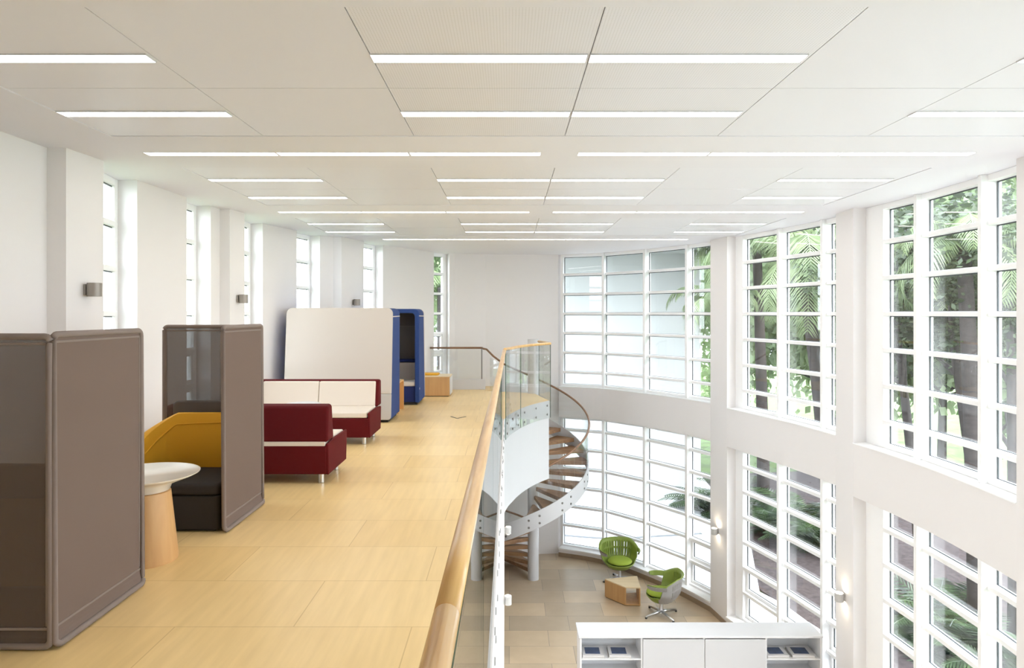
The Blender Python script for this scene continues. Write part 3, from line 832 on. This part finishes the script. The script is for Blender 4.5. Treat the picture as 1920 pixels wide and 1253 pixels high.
# small white table between the sofas
tt = thing('side_table', 'white table top edge peeping over the back of the nearer burgundy sofa', 'table', (-2.62, 8.75, 0))
b = MB(); b.lathe([(.2, .635), (.215, .643), (.215, .655), (.002, .655)], 40); smooth_by_angle(b.build('table_top', M['white'], tt))
b = MB(); b.lathe([(.022, .02), (.022, .635)], 20); smooth_by_angle(b.build('pole', M['steel'], tt))
b = MB(); b.lathe([(.19, 0), (.19, .012), (.03, .02)], 40); smooth_by_angle(b.build('base', M['steel'], tt))

# ------------------------------------------------------------------ high-backed blue booths
def high_booth(loc, rz, label, W, Dp, H, group='royal blue high backed booths', slant=.2):
    """opens towards local -Y, origin at middle of the floor"""
    t = thing('high_back_booth', label, 'booth', loc, rz, group)
    def sh(q): return (q[0], q[1]-(slant*q[2]/H if q[1] > 0 else .02*q[2]/H), q[2])
    yb = Dp/2; yf = -Dp/2
    out = rrect(-W, .05, W, H, .10, 7, (0, 0, 1, 1)); inn = rrect(-W+.085, .05, W-.085, H-.085, .07, 7, (0, 0, 1, 1))
    n = len(out); mb = MB(); vs = []
    for y in (yf, yb-.05):
        vs += [sh((p[0], y, p[1])) for p in out]+[sh((p[0], y, p[1])) for p in inn]
    fs = []
    for i in range(n):
        if i == 0: continue     # open at the floor between bl and br
        j = (i+1) % n
        fs += [(i, j, n+j, n+i), (2*n+i, 3*n+i, 3*n+j, 2*n+j), (i, 2*n+i, 2*n+j, j), (n+i, n+j, 3*n+j, 3*n+i)]
    fs += [(0, n, 3*n, 2*n), (1, 2*n+1, 3*n+1, n+1)]
    mb.add(vs, fs); o = mb.build('hood', M['blue'], t)
    bmx = bmesh.new(); bmx.from_mesh(o.data); bmesh.ops.recalc_face_normals(bmx, faces=bmx.faces); bmx.to_mesh(o.data); bmx.free(); smooth_by_angle(o, 40)
    bv = o.modifiers.new('b', 'BEVEL'); bv.width = .018; bv.segments = 3; bv.limit_method = 'ANGLE'; bv.angle_limit = math.radians(50)
    # back shell, rounded top corners
    mb = MB(); mb.extr(rrect(-W-.004, .47, W+.004, H+.004, .10, 7, (0, 0, 1, 1)), 1, yb-.045, yb, shear=sh); mb.build('back_shell', M['greige'], t, bevel=.012)
    mb = MB(); mb.extr(rrect(-W-.004, .045, W+.004, .467, .05, 5, (1, 1, 0, 0)), 1, yb-.045, yb, shear=sh); mb.build('lower_back_panel', M['greige_low'], t, bevel=.010)
    # piping stripe across the wing tops
    for s in (-1, 1):
        a = s*(W+.003); b_ = s*(W-.004)
        mb = MB(); mb.extr([(yf+.002, H-.145), (yb-.05-slant*.9, H-.15), (yb-.05-slant*.9, H-.135), (yf+.002, H-.13)], 0, min(a, b_), max(a, b_)); mb.build('white_piping', M['cream'], t)
    mb = MB(); mb.box(W-.088, yf-.004, H-.145, W+.003, yf+.004, H-.13); mb.build('white_piping', M['cream'], t)
    # lining
    mb = MB(); mb.extr([(-W+.086, .62), (W-.086, .62), (W-.086, H-.35), (-W+.086, H-.35)], 1, yb-.09, yb-.05, shear=sh); mb.build('lining', M['greylining'], t)
    mb = MB(); mb.extr([(-W+.086, H-.348), (W-.086, H-.348), (W-.086, H-.09), (-W+.086, H-.09)], 1, yb-.092, yb-.05, shear=sh); mb.build('upper_lining', M['greypad'], t)
    mb = MB(); mb.box(-W+.087, yb-.32, .80, W-.087, yb-.15, .86); mb.build('shelf_roll', M['navy'], t, bevel=.02)
    mb = MB(); mb.box(-W+.087, yb-.30, .44, W-.087, yb-.17, .795); mb.build('back_cushion', M['greige'], t, bevel=.02)
    mb = MB(); mb.box(-W+.087, yf+.06, .36, W-.087, yb-.25, .45); mb.build('seat_cushion', M['cream'], t, bevel=.02)
    mb = MB(); mb.box(-W+.087, yf+.05, .05, W-.087, yb-.1, .355); mb.build('seat_base', M['navy'], t, bevel=.012)
    mb = MB(); mb.box(-W+.05, yf+.05, 0, W-.05, yb-.06, .05); mb.build('plinth', M['black'], t)
    mb = MB(); mb.box(W+.001, yf+.05, .30, W+.004, yf+.075, .34); mb.build('care_tag', M['paper'], t)
    return t
high_booth((-2.84, 11.79, 0), PI, 'wide high-backed booth with its light grey back turned to the viewer, blue wings', .885, .95, 1.89)
high_booth((-2.245, 13.98, 0), 0, 'royal blue high-backed booth opening towards the viewer, beyond the light grey one', .475, .95, 1.89)

bt = thing('bentwood_table', 'low bent plywood table between the two blue booths', 'table', (-2.26, 12.66, 0))
H_ = .565
def usec(th):
    o_ = rrect(-.33, 0, .33, H_, .09, 6, (0, 0, 1, 1)); i_ = rrect(-.33+th, 0, .33-th, H_-th, .065, 6, (0, 0, 1, 1)); return o_, i_
o_, i_ = usec(.032); n = len(o_); mb = MB(); vs = []
for x in (-.32, .27):
    vs += [(x, p[0], p[1]) for p in o_]+[(x, p[0], p[1]) for p in i_]
fs = []
for i in range(n):
    if i == 0: continue
    j = (i+1) % n
    fs += [(i, n+i, n+j, j), (2*n+i, 2*n+j, 3*n+j, 3*n+i), (i, j, 2*n+j, 2*n+i), (n+i, 3*n+i, 3*n+j, n+j)]
fs += [(0, n, 3*n, 2*n), (1, 2*n+1, 3*n+1, n+1)]
mb.add(vs, fs); o = mb.build('bent_body', M['birch_bent'], bt)
bmx = bmesh.new(); bmx.from_mesh(o.data); bmesh.ops.recalc_face_normals(bmx, faces=bmx.faces); bmx.to_mesh(o.data); bmx.free(); smooth_by_angle(o, 40)
mb = MB(); mb.box(-.31, -.24, H_+.0005, .26, .24, H_+.004); mb.build('top_inlay', M['birch_top'], bt)

cb = thing('storage_cube', 'low plywood cabinet with white end standing right of the blue booth', 'cabinet', (-1.63, 15.2, 0), math.radians(0))
mb = MB(); mb.box(-.30, -.31, .015, .335, .31, .42); mb.build('body', M['birch'], cb, bevel=.006)
mb = MB(); mb.box(-.31, -.32, .42, .345, .32, .44); mb.build('top', M['birch_top'], cb, bevel=.004)
mb = MB(); mb.box(.336, -.30, .03, .348, .30, .41); mb.build('end_panel', M['white'], cb, bevel=.003)
mb = MB(); mb.box(-.28, -.29, 0, .31, .29, .015); mb.build('plinth', M['black'], cb)
yp = MB(); yp.prism(rrect(-.24, -.18, .14, .18, .05, 5), 0, .035)
tag(yp.build('seat_pad', M['yellow'], bevel=.012, loc=(-1.70, 15.28, .44)), 'flat yellow pad lying on top of the plywood cabinet', 'cushion')

# floor box: thin metal edge of a closed lid
fb = MB(); cx, cy = -.895, 11.95
for (a, b) in (((-.125, .06), (0, -.16)), ((0, -.16), (.135, .05))):
    p, q = Vector(a), Vector(b); t = (q-p).normalized(); nrm = Vector((-t.y, t.x))*.012
    fb.prism([tuple(p-nrm), tuple(q-nrm), tuple(q+nrm), tuple(p+nrm)], 0, .003)
tag(fb.build('floor_hatch', M['blackline'], loc=(cx, cy, 0)), 'thin dark V-shaped lid edge let into the pale mezzanine floor', 'floor hatch')

# ------------------------------------------------------------------ lower hall: bookcase, table, chairs
ZF = FLOOR_LO
bc = thing('bookcase', 'long low white cabinet with open ends and two closed doors', 'cabinet', (1.04, 10.13, ZF))
HB = 1.25; Dc = .44; WB = 3.56; ws = [0, .91, 1.825, 2.74, WB]
mb = MB(); mb.box(-.02, -.012, HB-.03, WB+.02, Dc+.01, HB); mb.build('top', M['white'], bc, bevel=.004)
mb = MB(); mb.box(0, Dc-.02, .06, WB, Dc, HB-.03); mb.build('back', M['white'], bc)
for i, x in enumerate(ws):
    x0 = x-(.012 if 0 < i < 4 else (0 if i == 0 else .025)); mb = MB(); mb.box(x0, 0, .06, x0+.025, Dc-.02, HB-.03); mb.build('side_panel', M['white'], bc)
mb = MB(); mb.box(.02, .04, 0, WB-.02, Dc-.02, .06); mb.build('plinth', M['grey_rim'], bc)
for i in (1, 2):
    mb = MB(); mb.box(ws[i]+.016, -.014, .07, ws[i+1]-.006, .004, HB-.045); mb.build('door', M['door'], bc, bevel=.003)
for i in (0, 3):
    for z in (HB-.34, HB-.62, HB-.9, .065):
        mb = MB(); mb.box(ws[i]+.013, .01, z-.02, ws[i+1]-.012, Dc-.02, z); mb.build('shelf', M['white'], bc)
def magazine(x, label, grp):
    t = thing('magazine_stack', label, 'magazine', (1.04+x, 10.13+.17, ZF+HB-.34), math.radians(random.uniform(-3, 3)), grp)
    mb = MB(); mb.box(-.165, -.15, 0, .165, .15, .018); mb.build('lower_copy', M['pages'], t)
    mb = MB(); mb.box(-.158, -.148, .020, .158, .15, .040); mb.build('upper_copy', M['paper'], t)
    mb = MB(); mb.box(-.115, -.095, .0405, .105, .10, .0418); mb.build('cover_picture', M['cover_blue'], t)
gm = 'picture magazines on the white cabinet shelves'
magazine(.205, 'white magazine with dark blue picture, leftmost on the cabinet shelf', gm)
magazine(.60, 'white magazine with dark blue picture, second from left, beside the closed door', gm)
magazine(2.93, 'white magazine with dark blue picture, just right of the two closed doors', gm)
magazine(3.31, 'white magazine with dark blue picture, rightmost on the cabinet shelf', gm)

ht = thing('hollow_table', 'low four-sided hollow plywood table open at its ends between the green chairs', 'table', (2.4, 14.35, ZF))
A, B, C_, D_ = [(x-2.4, y-14.35) for x, y in ((2.02, 14.55), (2.38, 14.11), (2.685, 14.09), (2.735, 14.72))]
Ht = .385; th = .022
mb = MB(); mb.prism([A, B, C_, D_], Ht-th, Ht); mb.build('top', M['birch_top'], ht, bevel=.002)
mb = MB(); mb.prism([A, B, C_, D_], .012, .012+th); mb.build('bottom', M['birch'], ht)
def wallpc(p, q, c):
    p, q = Vector(p), Vector(q); t = (q-p).normalized(); n = Vector((-t.y, t.x)); n = n if n.dot(Vector(c)-p) > 0 else -n
    return [tuple(p), tuple(q), tuple(q+n*th), tuple(p+n*th)]
mb = MB(); mb.prism(wallpc(A, B, (0, .05)), .012+th, Ht-th); mb.build('side_panel', M['birch'], ht)
mb = MB(); mb.prism(wallpc(C_, D_, (0, .05)), .012+th, Ht-th); mb.build('side_panel', M['birch'], ht)
mb = MB(); mb.prism([(a*.95, b*.95) for a, b in (A, B, C_, D_)], 0, .012); mb.build('plinth', M['black'], ht)

def green_chair(loc, rz, label, base_rot=0):
    t = thing('swivel_chair', label, 'chair', loc, rz, 'lime green swivel chairs')   # opens to local -Y
    N = 180
    def rimz(u):   # u angle from the back, degrees
        a = abs(u)
        if a < 42: return .855
        if a < 82: return .855-.135*((a-42)/40)**1.2
        if a < 92: return .72-.255*((a-82)/10)
        return .465-.045*min(1, (a-92)/40)
    def rad(z, u, extra=0):
        s = (z-.30)/.5
        r = .17+.20*min(1, max(0, s)*2.3)**.55+.06*max(0, s)
        if abs(u) > 98: r *= .96
        return r+extra
    def surf(mb, ex_, topcut, bottom=.315, slots=True, lo=-180, hi=180, K=14):
        idx = {}; vs = []; fs = []
        for i in range(N+1):
            u = lo+(hi-lo)*i/N
            zt = rimz(u)-topcut
            for k in range(K+1):
                v = k/K; z = bottom+(zt-bottom)*v
                r = rad(z, u, ex_)
                if k == K and topcut == 0: r += .04 if abs(u) < 84 else .0
                a = math.radians(u)
                vs.append((math.sin(a)*r*1.0, math.cos(a)*r*.92+.0, z))
        for i in range(N):
            uc = lo+(hi-lo)*(i+.5)/N
            for k in range(K):
                v = (k+.5)/K
                if slots and abs(uc) < 57 and i % 4 == 1 and (4 <= k <= 7 or 9 <= k <= 11): continue
                fs.append((i*(K+1)+k, i*(K+1)+k+1, (i+1)*(K+1)+k+1, (i+1)*(K+1)+k))
        # bowl bottom
        if ex_ >= 0 or True:
            c0 = len(vs); vs.append((0, 0, bottom-.01))
            for i in range(N): fs.append((i*(K+1), (i+1)*(K+1), c0))
        mb.add(vs, fs)
    mb = MB(); surf(mb, 0, 0); o = mb.build('shell', M['green'], t, smooth=True)
    bmx = bmesh.new(); bmx.from_mesh(o.data); bmesh.ops.remove_doubles(bmx, verts=bmx.verts, dist=.0005); bmesh.ops.recalc_face_normals(bmx, faces=bmx.faces); bmx.to_mesh(o.data); bmx.free()
    sd = o.modifiers.new('solid', 'SOLIDIFY'); sd.thickness = .018; sd.offset = 0
    mb = MB(); surf(mb, .016, .02, .308, lo=-98, hi=98); o2 = mb.build('outer_shell', M['greyshell'], t, smooth=True)
    bmx = bmesh.new(); bmx.from_mesh(o2.data); bmesh.ops.remove_doubles(bmx, verts=bmx.verts, dist=.0005); bmesh.ops.recalc_face_normals(bmx, faces=bmx.faces); bmx.to_mesh(o2.data); bmx.free()
    sd = o2.modifiers.new('solid', 'SOLIDIFY'); sd.thickness = .008; sd.offset = 0
    # arms: flat bands that run forward from the back shell
    for s_ in (-1, 1):
        for nm, ex0, ex1, za, zb, mt_ in (('armrest', .0, .018, .64, .727, M['green']), ('arm_shell', .019, .028, .627, .71, M['greyshell'])):
            mb = MB(); vs = []; us = list(range(72, 131, 4)); nn = len(us)
            for k, u in enumerate(us):
                a_ = math.radians(s_*u); zt = .672 if u > 78 else .68; t_ = max(0, (u-118)/12)
                lo_ = za+.03*t_; hi_ = zb-.012*t_
                rr = .415+.012*(u-72)/58
                for (r1, z1_) in ((rr+ex0-.01, lo_), (rr+ex1-.01, lo_), (rr+ex1+.022, hi_), (rr+ex0+.016, hi_)):
                    vs.append((math.sin(a_)*r1, math.cos(a_)*r1*.92, z1_))
            fs = [(k*4+j, k*4+(j+1) % 4, k*4+4+(j+1) % 4, k*4+4+j) for k in range(nn-1) for j in range(4)]+[(3, 2, 1, 0), (4*nn-4, 4*nn-3, 4*nn-2, 4*nn-1)]
            mb.add(vs, fs); o = mb.build(nm, mt_, t)
            bmx = bmesh.new(); bmx.from_mesh(o.data); bmesh.ops.recalc_face_normals(bmx, faces=bmx.faces); bmx.to_mesh(o.data); bmx.free(); smooth_by_angle(o, 40)
            bv = o.modifiers.new('b', 'BEVEL'); bv.width = .006; bv.segments = 2; bv.limit_method = 'ANGLE'; bv.angle_limit = math.radians(50)
    mb = MB(); pr = []
    for k in range(13):
        a = -PI/2+PI*k/12; pr.append((max(.004, .27*math.cos(a)**.7 if math.cos(a) > 0 else .004), .462+.065*math.sin(a)))
    mb.lathe(pr, 40, c=(0, -.02)); mb.build('seat_cushion', M['greenc'], t, smooth=True)
    mb = MB(); mb.lathe([(.16, .385), (.2, .40), (.16, .42)], 30, c=(0, -.02)); mb.build('seat_pan', M['black'], t, smooth=True)
    mb = MB(); mb.lathe([(.05, .055), (.036, .075), (.034, .29), (.07, .305)], 24); smooth_by_angle(mb.build('post', M['steel'], t))
    for k in range(4):
        a = math.radians(base_rot+90*k)
        ca, sa = math.cos(a), math.sin(a)
        mb = MB(); mb.sweep([(.0, 0, .085), (.12*ca, .12*sa, .072), (.38*ca, .38*sa, .036)], [.030, .026, .017], 10)
        l = mb.build('base_leg', M['steel'], t, smooth=True)
        mb = MB(); mb.lathe([(.018, 0), (.024, .006), (.02, .03)], 14, c=(.37*ca, .37*sa)); mb.build('glide', M['black'], l, smooth=True)
    return t
green_chair((2.47, 15.42, ZF), math.radians(8), 'lime green swivel chair against the curved window, behind the plywood table', 4)
ch2 = green_chair((3.02, 13.68, ZF), math.radians(-104), 'lime green swivel chair with grey outer shell and star base, turned sideways', 130)

# ------------------------------------------------------------------ outdoors
GZ = ZF-.1
lw = MB(); lw.box(-40, -20, GZ-.3, 60, 80, GZ-.06); lw.build('ground', M['lawn'], kind='structure')
tr_in = OUT_R
terr = MB(); o1 = offset(OUT_R, .0); o2 = offset(OUT_R, 1.35)
slab(terr, o1, o2, GZ-.2, GZ+.04)
terr.prism([(-4, 17.45), (1.3, 17.45), (2.6, 17.3), (3.6, 16.3), (4.6, 15.2), (5.4, 14.8), (6.6, 19.0), (7.2, 26), (-4, 26)], GZ-.2, GZ+.03)
terr.build('terrace', M['terrace'], kind='structure')
mu = MB(); mu.prism([(5.2, 17.0), (5.7, 14.6), (6.25, 12.5), (6.5, 9), (6.5, 4), (11, 2), (15, 10), (16, 20), (13, 27), (7.2, 26)], GZ-.2, GZ-.02)
mu.build('garden_bed', M['mulch'], kind='structure')
gt = MB(); gp = catmull([(1.0, 18.9), (2.6, 18.5), (4.2, 18.7), (5.3, 18.9)], 6); slab(gt, gp, offset(gp, .09, (3, 10)), GZ+.02, GZ+.05)
gt.build('trim_3', M['darkline'], kind='structure')
# neighbouring white building with a canopy
nb = thing('neighbouring_building', 'plain white rendered building with a flat canopy outside the far curved window', 'building', (3.2, 23, GZ))
b = MB(); b.box(-3.3, 0, 0, 3.2, 6, 12.5); b.build('wall', M['render_wall'], nb)
b = MB(); b.box(-3.4, -3.0, 8.1, 3.4, .2, 8.4); b.build('canopy', M['render_wall'], nb)
for z in (2.2, 4.6): 
    b = MB(); b.box(-3.3, -.02, z, 3.2, .005, z+.03); b.build('groove', M['grey_rim'], nb)

def leaf_cloud(n, rx, ry, rz, size, seed, clumps=40):
    rnd = random.Random(seed); mb = MB(); cl = []
    for _ in range(clumps):
        while True:
            p = Vector((rnd.uniform(-1, 1), rnd.uniform(-1, 1), rnd.uniform(-1, 1)))
            if p.length < 1: break
        p = p.normalized()*(.45+.55*rnd.random()); cl.append(p)
    for _ in range(n):
        c = rnd.choice(cl); p = c+Vector((rnd.gauss(0, .13), rnd.gauss(0, .13), rnd.gauss(0, .11)))
        p = Vector((p.x*rx, p.y*ry, p.z*rz)); s = size*rnd.uniform(.6, 1.3)
        d = Vector((rnd.gauss(0, 1), rnd.gauss(0, 1), rnd.gauss(-.3, .6))).normalized(); u = d.orthogonal().normalized()
        u = Matrix.Rotation(rnd.uniform(0, 6.28), 3, d) @ u
        q = d*s; r = u*s*.28
        mb.add([p, p+q*.5+r, p+q, p+q*.5-r], [(0, 1, 2, 3)])
    return mb
def branchy(h, r, lean, seed, n=5, spread=1.2):
    rnd = random.Random(seed); mb = MB()
    pts = [(lean[0]*(t**1.3), lean[1]*(t**1.3), h*t) for t in [0, .15, .3, .5, .7, .85, 1]]
    mb.sweep(pts, [r*1.25, r, r*.92, r*.82, r*.7, r*.6, r*.45], 12)
    for k in range(n):
        a = rnd.uniform(0, 6.28); t0 = rnd.uniform(.5, .95); b = Vector((lean[0]*t0**1.3, lean[1]*t0**1.3, h*t0))
        e = b+Vector((math.cos(a)*spread, math.sin(a)*spread, rnd.uniform(.6, 1.5)))
        mb.sweep([b, b.lerp(e, .5)+Vector((0, 0, -.1)), e], [r*.4, r*.28, r*.1], 8)
    return mb
GT = 'garden trees outside the right windows'
clouds = {}
def tree(loc, h, lean, R_, label, seed, m='leaf', n=5200, r=.16, size=.2, grp=GT, name='broadleaf_tree'):
    t = thing(name, label, 'tree', loc, 0, grp)
    branchy(h, r, lean, seed, 6, R_[0]*.5).build('trunk', M['bark'], t, smooth=True)
    key = (seed % 3, m)
    if key not in clouds:
        o = leaf_cloud(n, 1, 1, 1, size/R_[0], seed % 3, 46).build('foliage', M[m], t); clouds[key] = o
    else:
        o = clouds[key].copy(); COL.objects.link(o); o.parent = t
    o.location = (lean[0], lean[1], h+R_[2]*.35); o.scale = R_
    return t
def palm(loc, h, lean, L, nf, label, seed, droop=1.0, r=.14, grp='palms outside the windows', leaflets=34):
    rnd = random.Random(seed)
    t = thing('palm_tree', label, 'palm', loc, 0, grp)
    mb = MB(); mb.sweep([(lean[0]*s**1.5, lean[1]*s**1.5, h*s) for s in [k/8 for k in range(9)]], [r*(1.25-.45*k/8) for k in range(9)], 12)
    mb.build('trunk', M['bark'], t, smooth=True)
    f_ = MB(); top = Vector((lean[0], lean[1], h))
    for i in range(nf):
        az = 2*PI*i/nf*2.4+rnd.uniform(-.2, .2); el = rnd.uniform(-.25, 1.15); ln = L*rnd.uniform(.8, 1.1)
        d = Vector((math.cos(az), math.sin(az), 0)); pts = []
        p = top.copy(); ang = el
        K = 12
        for k in range(K+1):
            pts.append(p.copy()); p = p+(d*math.cos(ang)+Vector((0, 0, 1))*math.sin(ang))*(ln/K); ang -= droop*(.11+.012*k)
        f_.sweep(pts, [.022*(1-.8*k/K) for k in range(K+1)], 5)
        side = d.cross(Vector((0, 0, 1)))
        for j in range(leaflets):
            u = .12+.86*j/leaflets; x = u*K; k = min(int(x), K-1); q = pts[k].lerp(pts[k+1], x-k); tg = (pts[k+1]-pts[k]).normalized()
            ll = ln*.24*(math.sin(PI*min(1, u*.85+.15))**.6)
            for s in (-1, 1):
                dd = (side*s*.85+tg*.55+Vector((0, 0, -.35-.25*rnd.random()))).normalized()
                m1_ = q+dd*ll*.5; e = q+dd*ll+Vector((0, 0, -ll*.22)); wv = tg*.017*L/2
                f_.add([q-wv*.6, q+wv*.6, m1_+wv, e, m1_-wv], [(0, 1, 2, 3, 4)])
    f_.build('crown', M['frond'], t)
    return t
def shrub(loc, h, label, seed, n=16, grp='garden shrubs outside the lower windows', base=None):
    rnd = random.Random(seed)
    t = thing('garden_shrub', label, 'shrub', loc, 0, grp)
    f_ = MB()
    for i in range(n):
        az = rnd.uniform(0, 6.28); el = rnd.uniform(.5, 1.4); ln = h*rnd.uniform(.7, 1.2); d = Vector((math.cos(az), math.sin(az), 0))
        p = Vector((rnd.uniform(-.15, .15), rnd.uniform(-.15, .15), 0)); ang = el; pts = []
        for k in range(9):
            pts.append(p.copy()); p = p+(d*math.cos(ang)+Vector((0, 0, 1))*math.sin(ang))*(ln/8); ang -= .2
        f_.sweep(pts, .008, 4); side = d.cross(Vector((0, 0, 1)))
        for j in range(22):
            x = 1+7*j/22; k = min(int(x), 7); q = pts[k].lerp(pts[k+1], x-k); tg = (pts[k+1]-pts[k]).normalized(); ll = ln*.26*math.sin(PI*(.2+.75*j/22))
            for s in (-1, 1):
                dd = (side*s+tg*.5+Vector((0, 0, -.15))).normalized(); wv = tg*.022
                f_.add([q-wv, q+wv, q+dd*ll*.6+wv, q+dd*ll, q+dd*ll*.6-wv], [(0, 1, 2, 3, 4)])
    f_.build('fronds', M['fern'], t)
    return t
def g_at(x, Y): return ((x-955)*Y/F, Y, GZ-.05)
# palms in the middle window
p1 = at(1500, 470, 17.5); b1 = g_at(1560, 17.2)
palm(b1, p1[2]-GZ, (p1[0]-b1[0], p1[1]-b1[1]), 3.0, 20, 'palm with a leaning trunk outside the middle window bay, right pane', 3, 1.15, .17)
p2 = at(1418, 455, 21); b2 = g_at(1432, 21)
palm(b2, p2[2]-GZ+.3, (p2[0]-b2[0], p2[1]-b2[1]), 3.3, 20, 'palm with broad fronds outside the middle window bay, left pane', 5, 1.1, .16)
p3 = at(1345, 560, 20.5); b3 = g_at(1338, 20.5)
palm(b3, p3[2]-GZ, (p3[0]-b3[0], 0), 2.0, 16, 'slim palm seen at the right edge of the far curved window', 8, 1.3, .09)
p4 = at(1800, 455, 13.2); b4 = g_at(1835, 13.0)
palm(b4, p4[2]-GZ, (p4[0]-b4[0], .1), 2.2, 16, 'palm with drooping fronds beyond the nearest right window', 11, 1.5, .15)
p5 = at(822, 560, 22); b5 = g_at(826, 22)
palm(b5, p5[2]-GZ+.4, (0, 0), 2.6, 20, 'palm seen through the narrow window behind the far glass guard', 13, 1.2, .13)
# broadleaf trees
tree(g_at(1850, 14.6), 6.6, (-.75, .2), (2.9, 2.6, 1.9), 'big dark-trunked tree leaning left beyond the nearest right window', 1, r=.15)
tree(g_at(1728, 15.5), 6.6, (-.5, .3), (2.1, 2.1, 1.8), 'slender forked tree beyond the left pane of the nearest right window', 2, r=.12)
tree(g_at(1905, 13.0), 6.4, (.1, .3), (2.0, 2.0, 1.8), 'leafy tree at the right edge beyond the nearest window', 4, r=.12)
k_ = 0
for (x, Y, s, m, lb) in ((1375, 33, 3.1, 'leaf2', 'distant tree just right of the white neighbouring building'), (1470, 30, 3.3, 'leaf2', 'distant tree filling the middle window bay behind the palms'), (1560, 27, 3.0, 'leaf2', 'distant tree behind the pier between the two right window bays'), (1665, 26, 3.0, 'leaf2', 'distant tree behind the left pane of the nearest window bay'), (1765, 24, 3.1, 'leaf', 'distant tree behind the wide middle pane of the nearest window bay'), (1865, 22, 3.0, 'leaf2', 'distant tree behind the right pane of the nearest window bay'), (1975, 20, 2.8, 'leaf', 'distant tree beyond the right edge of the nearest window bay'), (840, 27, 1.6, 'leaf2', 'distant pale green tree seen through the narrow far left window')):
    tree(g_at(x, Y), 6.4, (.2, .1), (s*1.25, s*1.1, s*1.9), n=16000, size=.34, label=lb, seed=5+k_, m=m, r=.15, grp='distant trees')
    k_ += 1
# shrubs
labs = [(1400, 20.5, 1.7, 'dark leafy shrub outside the lower middle window, left pane'), (1445, 19.0, 1.5, 'broad shrub by the mullion of the lower middle window'),
        (1500, 19.5, 1.8, 'fan-leaved shrub outside the lower middle window, right pane'), (1545, 17.5, 1.6, 'shrub beside the pier in the lower middle window'),
        (1700, 13.4, 1.2, 'shrub beyond the left pane of the lower nearest window'), (1770, 13.0, 1.7, 'large fern beyond the centre pane of the lower nearest window'),
        (1815, 12.2, 1.5, 'bright fern beyond the lower nearest window, right of centre'), (1900, 11.2, 1.4, 'fern at the right edge beyond the lower nearest window'),
        (1330, 21.0, 1.6, 'dark shrub at the right edge of the far curved window')]
for i, (x, Y, h, l) in enumerate(labs): shrub(g_at(x, Y), h, l, 20+i, 20)
